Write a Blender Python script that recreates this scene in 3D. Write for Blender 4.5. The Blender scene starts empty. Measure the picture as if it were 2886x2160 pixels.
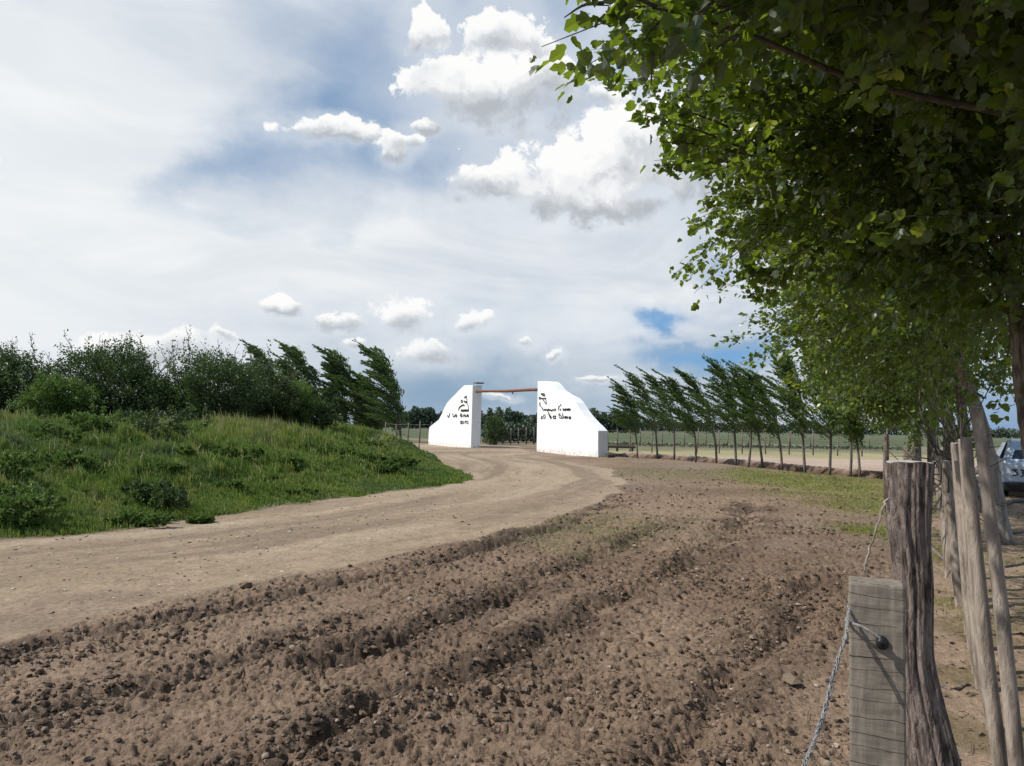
import bpy, math
import numpy as np
from mathutils import Vector, Matrix

sc = bpy.context.scene
COL = sc.collection
pi = math.pi
# ------------------------------------------------------------------ camera model (photo pixels 2886 x 2160)
F, CX, CY, CAMH = 2165.0, 1443.0, 1080.0, 1.55
PITCH, ROLL = math.radians(3.25), math.radians(1.0)
CM = Matrix.Rotation(pi/2 + PITCH, 3, 'X') @ Matrix.Rotation(ROLL, 3, 'Z')
CMn = np.array(CM)
def ray(px, py): return CM @ Vector(((px-CX)/F, -(py-CY)/F, -1.0))
def at(px, py, z=0.0):
    d = ray(px, py); t = (z-CAMH)/d.z
    return np.array((d.x*t, d.y*t, z))
def pt(px, py, Y):
    d = ray(px, py); t = Y/d.y
    return np.array((d.x*t, Y, CAMH+d.z*t))
W = np.array((math.sin(math.radians(26)), math.cos(math.radians(26)), 0.0))   # direction of the fence / tree row
R = np.array((W[1], -W[0], 0.0))
def row(a, s, z=0.0): return W*a + R*s + np.array((0, 0, z))

# ------------------------------------------------------------------ noise
def _h(ix, iy, seed):
    h = (ix.astype(np.int64)*374761393 + iy.astype(np.int64)*668265263 + seed*1442695041) & 0x7fffffff
    h = ((h ^ (h >> 13))*1274126177) & 0x7fffffff
    h = (h ^ (h >> 16)) & 0x7fffffff
    return h/float(0x7fffffff)
def vn(x, y, seed=0):
    x = np.asarray(x, float); y = np.asarray(y, float)
    ix = np.floor(x); iy = np.floor(y); fx = x-ix; fy = y-iy
    fx = fx*fx*fx*(fx*(fx*6-15)+10); fy = fy*fy*fy*(fy*(fy*6-15)+10)
    ix = ix.astype(np.int64); iy = iy.astype(np.int64)
    a = _h(ix, iy, seed); b = _h(ix+1, iy, seed); c = _h(ix, iy+1, seed); d = _h(ix+1, iy+1, seed)
    return (a*(1-fx)+b*fx)*(1-fy) + (c*(1-fx)+d*fx)*fy
def fbm(x, y, sc_=1.0, oct_=4, seed=0, gain=.5):
    v = 0; amp = 1; tot = 0; f = sc_
    for o in range(oct_):
        v = v + amp*(vn(x*f+o*17.3, y*f-o*9.1, seed+o)-.5); tot += amp; amp *= gain; f *= 2.03
    return v/tot*2
def cells(x, y, sc_, seed):
    """lumpy stones: height of the nearest rounded lump"""
    x = x*sc_; y = y*sc_; ix = np.floor(x).astype(np.int64); iy = np.floor(y).astype(np.int64)
    best = np.zeros_like(x)
    for dx in (-1, 0, 1):
        for dy in (-1, 0, 1):
            jx = ix+dx; jy = iy+dy
            px = jx+_h(jx, jy, seed); py = jy+_h(jx, jy, seed+1); r = .25+.5*_h(jx, jy, seed+2)**2
            d = np.hypot(x-px, y-py)/r
            best = np.maximum(best, r*np.sqrt(np.clip(1-d*d, 0, 1)))
    return best
def sstep(a, b, x):
    t = np.clip((x-a)/(b-a), 0, 1); return t*t*(3-2*t)
def seg_dist(P, poly, closed=False):
    n = len(poly); d = np.full(len(P), 1e9)
    for i in range(n if closed else n-1):
        a = poly[i]; b = poly[(i+1) % n]; ab = b-a
        t = np.clip(((P-a)@ab)/max(ab@ab, 1e-9), 0, 1)
        d = np.minimum(d, np.hypot(*(P-a-t[:, None]*ab).T))
    return d
def sd_poly(P, poly):
    ins = np.zeros(len(P), bool); n = len(poly)
    for i in range(n):
        a = poly[i]; b = poly[(i+1) % n]
        c = (a[1] > P[:, 1]) != (b[1] > P[:, 1])
        xs = (b[0]-a[0])*(P[:, 1]-a[1])/((b[1]-a[1]) if abs(b[1]-a[1]) > 1e-12 else 1e-12)+a[0]
        ins ^= c & (P[:, 0] < xs)
    d = seg_dist(P, poly, True)
    return np.where(ins, d, -d)

# ------------------------------------------------------------------ mesh helpers
def mk(name, V, faces, mat, parent=None, smooth=False, fl=None, colr=None):
    V = np.asarray(V, np.float32).reshape(-1, 3)
    if not isinstance(faces, list): faces = [faces]
    faces = [np.asarray(f, np.int32) for f in faces if len(f)]
    me = bpy.data.meshes.new(name)
    me.vertices.add(len(V)); me.vertices.foreach_set('co', V.ravel())
    nl = sum(f.size for f in faces); nf = sum(len(f) for f in faces)
    me.loops.add(nl); me.loops.foreach_set('vertex_index', np.concatenate([f.ravel() for f in faces]))
    me.polygons.add(nf)
    tot = np.concatenate([np.full(len(f), f.shape[1], np.int32) for f in faces])
    st = np.concatenate(([0], np.cumsum(tot)[:-1])).astype(np.int32)
    me.polygons.foreach_set('loop_start', st)
    try: me.polygons.foreach_set('loop_total', tot)
    except Exception: pass
    me.polygons.foreach_set('use_smooth', np.full(nf, smooth, bool))
    me.update(calc_edges=True); me.validate()
    if fl:
        for k, v in fl.items():
            a = me.attributes.new(k, 'FLOAT', 'POINT'); a.data.foreach_set('value', np.asarray(v, np.float32))
    if colr is not None:
        a = me.attributes.new('col', 'FLOAT_COLOR', 'POINT')
        c = np.ones((len(V), 4), np.float32); c[:, :3] = colr; a.data.foreach_set('color', c.ravel())
    if mat: me.materials.append(mat)
    o = bpy.data.objects.new(name, me); COL.objects.link(o)
    if parent: o.parent = parent
    return o
def tag(o, label=None, cat=None, group=None, kind=None):
    if label: o['label'] = label
    if cat: o['category'] = cat
    if group: o['group'] = group
    if kind: o['kind'] = kind
    return o
def empty(name, loc, label, cat, group=None):
    o = bpy.data.objects.new(name, None); COL.objects.link(o); o.location = loc
    o.empty_display_size = .1
    return tag(o, label, cat, group)
class MB:
    def __init__(s): s.v = []; s.f = {}; s.n = 0; s.t = []
    def add(s, V, *Fs, t=0.0):
        V = np.asarray(V, float).reshape(-1, 3); s.v.append(V); s.t.append(np.full(len(V), t) if np.isscalar(t) else t)
        for f in Fs:
            f = np.asarray(f, np.int64)
            if f.size: s.f.setdefault(f.shape[1], []).append(f+s.n)
        s.n += len(V)
    def tube(s, P, r, seg=6, cap=True, t=0.0, rough=0.0, rnd=None):
        P = np.asarray(P, float); n = len(P); r = np.broadcast_to(np.asarray(r, float), (n,))
        T = np.gradient(P, axis=0); T /= np.linalg.norm(T, axis=1)[:, None]+1e-9
        ref = np.array((1., 0, 0)) if abs(T[0, 0]) < .8 else np.array((0, 1., 0))
        U = ref-T*(T@ref)[:, None]; U /= np.linalg.norm(U, axis=1)[:, None]; B = np.cross(T, U)
        a = np.arange(seg)*2*pi/seg
        rr = np.repeat(r[:, None], seg, 1)
        if rough and rnd is not None: rr = rr*(1+rough*(rnd.random((n, seg))-.5))
        V = P[:, None]+rr[..., None]*(np.cos(a)[None, :, None]*U[:, None]+np.sin(a)[None, :, None]*B[:, None])
        i = np.arange(n-1)[:, None]*seg; j = np.arange(seg)[None]; k = (j+1) % seg
        q = np.stack([i+j, i+k, i+seg+k, i+seg+j], -1).reshape(-1, 4)
        V = V.reshape(-1, 3)
        if cap:
            V = np.vstack([V, P[0], P[-1]]); c0 = n*seg; jj = np.arange(seg); kk = (jj+1) % seg
            t0 = np.stack([np.full(seg, c0), kk, jj], 1); t1 = np.stack([np.full(seg, c0+1), (n-1)*seg+jj, (n-1)*seg+kk], 1)
            s.add(V, q, np.vstack([t0, t1]), t=t)
        else: s.add(V, q, t=t)
    def box(s, c, half, M=None):
        V = np.array([(x, y, z) for x in (-1, 1) for y in (-1, 1) for z in (-1, 1)], float)*np.asarray(half)
        if M is not None: V = V@np.asarray(M).T
        V = V+np.asarray(c)
        s.add(V, [(0, 1, 3, 2), (4, 6, 7, 5), (0, 4, 5, 1), (2, 3, 7, 6), (0, 2, 6, 4), (1, 5, 7, 3)])
    def build(s, name, mat, parent=None, smooth=False, fl=False):
        if not s.v: return None
        fs = [np.vstack(x) for x in s.f.values()]
        V = np.vstack(s.v)
        return mk(name, V, fs, mat, parent, smooth, {'tint': np.concatenate(s.t)} if fl else None)

def bevel(o, w, seg=2):
    m = o.modifiers.new('bevel', 'BEVEL'); m.width = w; m.segments = seg; m.limit_method = 'ANGLE'; m.angle_limit = math.radians(35)

LEAF = {
 'diamond': (np.array([(0, 0, 0), (.34, .45, .06), (0, 1, -.04), (-.34, .45, .06)]), np.array([(0, 1, 2), (0, 2, 3)])),
 'lobed': (np.array([(0, 0, 0), (.3, .06, .05), (.52, .34, .1), (.33, .5, .05), (.36, .74, .06), (0, 1.05, -.1), (-.36, .74, .06), (-.33, .5, .05), (-.52, .34, .1), (-.3, .06, .05), (0, .45, -.03)]),
           np.array([(10, i, (i+1) % 10) for i in range(10)])),
}
def unit(v): return v/(np.linalg.norm(v, axis=-1, keepdims=True)+1e-9)
def leaves(mb, C, D, size, rnd, kind='diamond', tint=None, spread=.9, width=1.0):
    """one small folded leaf at each centre C, growing roughly along D"""
    n = len(C); T, Fc = LEAF[kind]
    t = unit(D+spread*rnd.normal(size=(n, 3))); nn = rnd.normal(size=(n, 3))+np.array((0, 0, .8))
    b = unit(np.cross(t, nn)); nn = np.cross(b, t)
    s = (size*(.55+.9*rnd.random(n)))[:, None, None]
    V = C[:, None]+s*(T[None, :, 0:1]*width*b[:, None]+T[None, :, 1:2]*t[:, None]+T[None, :, 2:3]*nn[:, None])
    Fa = (np.arange(n)*len(T))[:, None, None]+Fc[None]
    tt = rnd.random(n) if tint is None else tint
    mb.add(V.reshape(-1, 3), Fa.reshape(-1, 3), t=np.repeat(tt, len(T)))

# ------------------------------------------------------------------ node helpers
class NT:
    def __init__(s, tree): s.t = tree; s.N = tree.nodes; s.L = tree.links
    def new(s, ty, **kw):
        n = s.N.new(ty)
        for k, v in kw.items(): setattr(n, k, v)
        return n
    def put(s, sock, v):
        if hasattr(v, 'is_linked') or isinstance(v, bpy.types.NodeSocket): s.L.new(v, sock)
        elif v is not None: sock.default_value = v
    def m(s, op, a, b=None, c=None, clamp=False):
        n = s.new('ShaderNodeMath', operation=op, use_clamp=clamp)
        s.put(n.inputs[0], a)
        if b is not None: s.put(n.inputs[1], b)
        if c is not None: s.put(n.inputs[2], c)
        return n.outputs[0]
    def vm(s, op, a, b=None):
        n = s.new('ShaderNodeVectorMath', operation=op); s.put(n.inputs[0], a)
        if b is not None: s.put(n.inputs[1], b)
        return n.outputs['Value'] if op in ('LENGTH', 'DOT_PRODUCT') else n.outputs[0]
    def noise(s, vec, scale, detail=4, rough=.5, dist=0.0, out=0):
        n = s.new('ShaderNodeTexNoise'); s.put(n.inputs['Vector'], vec)
        n.inputs['Scale'].default_value = scale; n.inputs['Detail'].default_value = detail
        n.inputs['Roughness'].default_value = rough; n.inputs['Distortion'].default_value = dist
        return n.outputs[out]
    def mix(s, f, a, b, blend='MIX'):
        n = s.new('ShaderNodeMix', data_type='RGBA', blend_type=blend)
        s.put(n.inputs[0], f)
        s.put(n.inputs[6], a if not isinstance(a, tuple) else (*a, 1)[:4]); s.put(n.inputs[7], b if not isinstance(b, tuple) else (*b, 1)[:4])
        return n.outputs[2]
    def ramp(s, f, stops):
        n = s.new('ShaderNodeValToRGB'); s.put(n.inputs[0], f); e = n.color_ramp.elements
        while len(e) < len(stops): e.new(.5)
        for q, (p, c) in zip(e, stops): q.position = p; q.color = (*c, 1)
        return n.outputs[0]
    def rng(s, v, a, b, c=0.0, d=1.0, smooth=True):
        n = s.new('ShaderNodeMapRange', interpolation_type='SMOOTHSTEP' if smooth else 'LINEAR')
        s.put(n.inputs[0], v)
        for i, x in enumerate((a, b, c, d)): n.inputs[i+1].default_value = x
        return n.outputs[0]
def material(name):
    m = bpy.data.materials.new(name); m.use_nodes = True
    nt = NT(m.node_tree); nt.N.clear()
    out = nt.new('ShaderNodeOutputMaterial'); p = nt.new('ShaderNodeBsdfPrincipled')
    nt.L.new(p.outputs[0], out.inputs[0])
    return m, nt, p, out
def geopos(nt): return nt.new('ShaderNodeNewGeometry').outputs['Position']
def objpos(nt): return nt.new('ShaderNodeTexCoord').outputs['Object']
def bump(nt, p, h, strength=.5, dist=.02):
    b = nt.new('ShaderNodeBump'); b.inputs['Strength'].default_value = strength; b.inputs['Distance'].default_value = dist
    nt.put(b.inputs['Height'], h); nt.L.new(b.outputs[0], p.inputs['Normal'])
def simple(name, c1, c2=None, scale=8, rough=.8, bmp=0.0, stretch=None, metallic=0.0, spec=.3, bscale=None):
    m, nt, p, o = material(name)
    v = objpos(nt)
    if stretch: v = nt.vm('MULTIPLY', v, stretch)
    f = nt.noise(v, scale, 6, .6)
    nt.put(p.inputs['Base Color'], nt.mix(nt.rng(f, .3, .7), c1, c2 or tuple(x*.8 for x in c1)))
    p.inputs['Roughness'].default_value = rough; p.inputs['Metallic'].default_value = metallic
    p.inputs['Specular IOR Level'].default_value = spec
    if bmp: bump(nt, p, nt.noise(v, bscale or scale*3, 8, .65), bmp, .02)
    return m

def leaf_mat(name, stops, back=None, trans=.35, tcol=(.12, .22, .02), rough=.5, spec=.35):
    m, nt, p, out = material(name)
    a = nt.new('ShaderNodeAttribute', attribute_name='tint').outputs['Fac']
    c = nt.ramp(a, stops)
    g = nt.new('ShaderNodeNewGeometry')
    base = nt.mix(g.outputs['Backfacing'], c, back) if back else c
    nt.put(p.inputs['Base Color'], base); p.inputs['Roughness'].default_value = rough
    p.inputs['Specular IOR Level'].default_value = spec
    tr = nt.new('ShaderNodeBsdfTranslucent'); nt.put(tr.inputs[0], nt.mix(.6, c, (*tcol, 1)))
    mx = nt.new('ShaderNodeMixShader'); mx.inputs[0].default_value = trans
    nt.L.new(p.outputs[0], mx.inputs[1]); nt.L.new(tr.outputs[0], mx.inputs[2]); nt.L.new(mx.outputs[0], out.inputs[0])
    return m

M = {}
M['poplar'] = leaf_mat('poplar_leaf', [(0, (.012, .027, .007)), (.45, (.042, .084, .016)), (.80, (.125, .19, .028)), (1, (.32, .36, .04))], back=(.075, .098, .06), trans=.35, tcol=(.46, .64, .03), rough=.34, spec=.5)
M['bush'] = leaf_mat('bush_leaf', [(0, (.022, .046, .014)), (.45, (.07, .12, .03)), (1, (.24, .29, .07))], back=(.06, .08, .045), trans=.22, tcol=(.12, .2, .03))
M['wind'] = leaf_mat('windswept_leaf', [(0, (.04, .08, .022)), (.6, (.095, .165, .045)), (1, (.20, .26, .075))], back=(.085, .12, .06), trans=.38, tcol=(.2, .34, .05))
M['weed'] = leaf_mat('weed_leaf', [(0, (.07, .13, .035)), (.6, (.14, .22, .05)), (1, (.26, .31, .09))], trans=.42, tcol=(.12, .2, .03))
M['far'] = leaf_mat('far_leaf', [(0, (.06, .085, .052)), (.6, (.09, .12, .075)), (1, (.15, .18, .12))], trans=.1)  # distance haze is put into these lightened leaf colours
def blade_mat():
    m, nt, p, out = material('grass_blade')
    a = nt.new('ShaderNodeAttribute', attribute_name='tint').outputs['Fac']
    c = nt.ramp(a, [(0, (.09, .16, .032)), (.35, (.16, .245, .045)), (.6, (.24, .30, .065)), (.85, (.34, .33, .12)), (1, (.46, .40, .22))])
    gp = geopos(nt); h1 = nt.noise(gp, .55, 4, .6); h2 = nt.noise(gp, 1.7, 4, .6)
    c = nt.mix(nt.m('MULTIPLY', nt.rng(h1, .5, .68), .65), c, (.13, .19, .09)); c = nt.mix(nt.m('MULTIPLY', nt.rng(h2, .52, .68), .6), c, (.31, .33, .06)); c = nt.mix(nt.m('MULTIPLY', nt.rng(h2, .42, .3), .6), c, (.05, .09, .025))
    nt.put(p.inputs['Base Color'], c); p.inputs['Roughness'].default_value = .6; p.inputs['Specular IOR Level'].default_value = .2
    tr = nt.new('ShaderNodeBsdfTranslucent'); nt.put(tr.inputs[0], c)
    mx = nt.new('ShaderNodeMixShader'); mx.inputs[0].default_value = .35
    nt.L.new(p.outputs[0], mx.inputs[1]); nt.L.new(tr.outputs[0], mx.inputs[2]); nt.L.new(mx.outputs[0], out.inputs[0])
    return m
M['blade'] = blade_mat()
def bark_mat(name, c1, c2, moss=None, sc_=9):
    m, nt, p, out = material(name)
    v = nt.vm('MULTIPLY', objpos(nt), (1, 1, .22))
    f = nt.noise(v, sc_*2.4, 8, .65, .6); f2 = nt.noise(objpos(nt), 3.1, 4, .6)
    c = nt.mix(nt.rng(f, .36, .62), c1, c2)
    if moss: c = nt.mix(nt.rng(f2, .52, .66), c, moss)
    nt.put(p.inputs['Base Color'], c); p.inputs['Roughness'].default_value = .9; p.inputs['Specular IOR Level'].default_value = .15
    bump(nt, p, f, .9, .03)
    return m
M['bark'] = bark_mat('poplar_bark', (.085, .066, .052), (.30, .25, .205), (.10, .095, .04))
M['smoothbark'] = bark_mat('smooth_grey_bark', (.19, .155, .125), (.40, .345, .29), (.24, .2, .155), 4)
M['thinbark'] = simple('young_bark', (.10, .085, .07), (.2, .17, .14), 14, .9)
M['stake'] = bark_mat('debarked_pole', (.18, .145, .115), (.42, .35, .285), (.27, .22, .18), 6)
M['grey_wood'] = bark_mat('weathered_wood', (.10, .08, .065), (.26, .21, .17))
M['twig'] = simple('twig_bark', (.055, .05, .04), (.13, .115, .09), 20, .9)
M['wire'] = simple('fence_wire', (.12, .11, .10), (.25, .22, .2), 30, .5, metallic=.6)
M['rope'] = simple('frayed_rope', (.33, .315, .305), (.54, .52, .50), 90, .9, .8)
M['black'] = simple('black_plastic', (.012, .012, .012), (.02, .02, .02), 10, .4)
M['lettering'] = simple('black_lettering', (.01, .01, .01), (.02, .018, .018), 10, .6)
M['beam'] = simple('varnished_log', (.15, .058, .028), (.24, .105, .055), 6, .6, .3, (1, 1, 1))
def plaster():
    m, nt, p, out = material('white_plaster')
    v = objpos(nt)
    f = nt.noise(v, 1.2, 5, .6); z = nt.new('ShaderNodeSeparateXYZ'); nt.L.new(v, z.inputs[0])
    c = nt.mix(nt.rng(f, .35, .75), (.86, .86, .85), (.80, .805, .80))
    sp = nt.noise(v, 6, 6, .7)
    dirt = nt.m('MULTIPLY', nt.rng(z.outputs[2], .45, .02), nt.rng(sp, .42, .65))
    c = nt.mix(dirt, c, (.52, .44, .36))
    nt.put(p.inputs['Base Color'], c); p.inputs['Roughness'].default_value = .85
    bump(nt, p, nt.noise(v, 9, 6, .6), .15, .02)
    return m
M['plaster'] = plaster()
M['grey_plaster'] = simple('bare_grey_render', (.43, .42, .40), (.36, .35, .34), 3, .9, .2)

# ------------------------------------------------------------------ ground layout (world metres)
def gl(L): return np.array([at(x, y)[:2] for x, y in L])
ROAD_NEAR = gl([(-1200, 2150), (0, 1825), (500, 1680), (1000, 1592), (1300, 1530), (1500, 1480), (1680, 1420), (1740, 1390), (1756, 1355), (1712, 1322), (1640, 1304), (1560, 1292), (1512, 1282)])
ROAD_FAR = gl([(1290, 1322), (1345, 1350), (1240, 1370), (1100, 1386), (800, 1428), (560, 1464), (260, 1500), (0, 1524), (-1200, 1680)])
WALL_A = (at(1207, 1252), at(1327, 1263)); WALL_B = (at(1512, 1273), at(1685, 1288))
ROAD = np.vstack([ROAD_NEAR, [(0.6, 62.0)], [(-2.0, 70)], [WALL_A[0][:2]+(0, 1)], [(-12, 72)], [(-14, 55)], [(-8.0, 42)], [(-4.5, 33)], ROAD_FAR])
MOUND = np.vstack([ROAD_FAR[1:], [(-60, 9)], [(-60, 45)], [(-11, 47)], [(-6.3, 42)], [(-3.4, 33.5)], [(-1.5, 26.5)]])
MBACK = MOUND[-6:]
ROW_PX = [(1795, 1292), (1854, 1293), (1960, 1306), (2018, 1308), (2075, 1314), (2118, 1318), (2141, 1317), (2201, 1324), (2270, 1330), (2344, 1338), (2396, 1342), (2419, 1343)]
ROW = gl(ROW_PX)
DITCH = np.vstack([gl([(1740, 1288)]), ROW[[0, 3, 7, 9, 11]], gl([(2520, 1352)])])
DITCH = DITCH+np.array((.25, .95)); DITCH = DITCH[np.argsort(DITCH[:, 0])]
PATCH = gl([(2080, 1322), (2250, 1332), (2420, 1348), (2560, 1362), (2560, 1440), (2470, 1425), (2330, 1400), (2180, 1368), (2090, 1345)])
RUTS = [gl(L) for L in (
 [(700, 2240), (1083, 1996), (1435, 1840), (1696, 1709), (1905, 1618), (2090, 1474), (2120, 1420)],
 [(900, 1870), (1279, 1735), (1422, 1670), (1700, 1560), (1900, 1470)],
 [(-200, 1900), (130, 1813), (626, 1715), (1044, 1622), (1400, 1545), (1600, 1470), (1765, 1400)],
 [(1250, 1575), (1500, 1505), (1650, 1465)],
 [(1800, 2230), (1957, 2087), (2061, 1931), (2240, 1760), (2300, 1640)],
 [(-100, 2080), (350, 1950), (700, 1850), (1000, 1760)],
 [(400, 2240), (770, 2130), (1050, 2010)])]
def height(x, y, fine=True):
    """terrain height plus the zone weights"""
    P = np.stack([x, y], 1); wob = np.stack([fbm(x, y, .9, 4, 3), fbm(x, y, .9, 4, 13)], 1)
    amp = np.clip(y*.012, .06, .5)[:, None]
    Pw = P+wob*amp*1.6
    near = y < 90
    dm = np.full(len(P), -50.); dr = np.full(len(P), -50.)
    dm[near] = sd_poly(Pw[near], MOUND); dr[near] = sd_poly(Pw[near], ROAD)
    h = .10*fbm(x, y, .12, 3, 5)*sstep(12, 30, y)*(y < 400)
    dd = np.clip(dm, 0, None)
    df = np.full(len(P), 0.); db = np.full(len(P), 0.); kk = near & (dm > 0)
    df[kk] = seg_dist(Pw[kk], ROAD_FAR); db[kk] = seg_dist(Pw[kk], MBACK)
    m = (1.10+.31*sstep(-13, -6, x))*(1-np.exp(-(df/3.9)**1.45))*(1-np.exp(-(db/1.25)**1.2))
    m = m*(1+.22*fbm(x, y, .28, 3, 21))+.32*fbm(x, y, .75, 4, 25)*sstep(.3, 2.5, dd)
    h = h+np.where(dd > 0, m, 0)
    road = sstep(-.06, .12, dr)*(dm < .05)
    dd_ = np.full(len(P), 99.); nn = (y < 70) & (y > 15)
    dd_[nn] = seg_dist(P[nn], DITCH)
    ditch = np.exp(-(dd_/.32)**2); h = h-.30*ditch
    beyond = np.zeros(len(P)); h = h+.20*np.exp(-((dd_-.7)/.33)**2)*(P@np.array((0, 1.)) > np.interp(x, DITCH[:, 0], DITCH[:, 1]))
    soil = np.clip(1-road, 0, 1)*(dm < 0)*(1-sstep(24, 40, y))
    wet = np.zeros(len(P)); rut = np.zeros(len(P))
    if fine:
        k = y < 40
        xs, ys = x[k], y[k]
        hh = np.zeros(k.sum()); wt = np.zeros(k.sum())
        Pk = P[k]+np.stack([fbm(xs, ys, 1.3, 3, 61), fbm(xs, ys, 1.3, 3, 63)], 1)*.16
        for i, r in enumerate(RUTS):
            d = seg_dist(Pk, r); am = np.clip(.3+1.3*vn(xs*1.1, ys*1.1, 70+i), 0, 1.2)*(.7 if i in (2, 3) else 1)
            wdt = .070+.011*ys
            hh += am*(-.078*np.exp(-(d/(.75*wdt))**2)+.026*np.exp(-((d-2.0*wdt)/(1.0*wdt))**2))
            wt = np.maximum(wt, am*np.exp(-(d/(2.2*wdt))**2))
        # trampled crumbly soil
        sz = np.clip(ys/9, 0, 1)
        hh += .030*fbm(xs, ys, 1.3, 3, 31)+.020*fbm(xs, ys, 5.5, 4, 35, .6)+.018*fbm(xs, ys, 21, 4, 37, .65)
        pit = fbm(xs, ys, 10.5, 3, 39); hh -= .055*sstep(.24, .42, pit)*sstep(.25, .7, vn(xs*1.4, ys*1.4, 40)); pit = fbm(xs, ys, 23, 3, 43); hh -= .03*sstep(.25, .42, pit)
        lump = cells(xs, ys, 8, 41)*.03*sstep(.6, .95, vn(xs*1.7, ys*1.7, 44))+cells(xs, ys, 21, 47)*.026*sstep(.35, .85, vn(xs*2.3, ys*2.3, 48))+cells(xs, ys, 34, 51)*.020*sstep(.4, .75, vn(xs*1.9, ys*1.9, 52))+cells(xs, ys, 55, 53)*.014*sstep(.3, .7, vn(xs*2.6, ys*2.6, 54))
        hh += lump
        far = 1-.5*sstep(8, 25, ys)
        hh *= .42+.58*sstep(.3, .75, .6*vn(xs*.55, ys*.55, 55)+.4*vn(xs*1.6, ys*1.6, 56)+.5*wt)
        right = 1-.75*sstep(-.15, .35, (P[k]@R[:2]))          # smoother trodden ground right of the fence line
        patch = 1-.8*sstep(-.3, .6, sd_poly(P[k], PATCH))
        s_ = soil[k]*far*right*patch
        rd = .018*fbm(xs, ys, .9, 4, 81)+.006*fbm(xs, ys, 7, 3, 83)+cells(xs, ys, 11, 86)*.012*(vn(xs*3, ys*3, 88) > .62)
        h[k] += hh*s_*sstep(0.0, .35, s_+.001)+rd*road[k]
        wet[k] = wt*soil[k]; rut[k] = lump
    return h, dm, road, soil, wet, ditch
def hz(x, y):
    x = np.atleast_1d(np.asarray(x, float)); y = np.atleast_1d(np.asarray(y, float))
    return height(x, y)[0]

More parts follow.
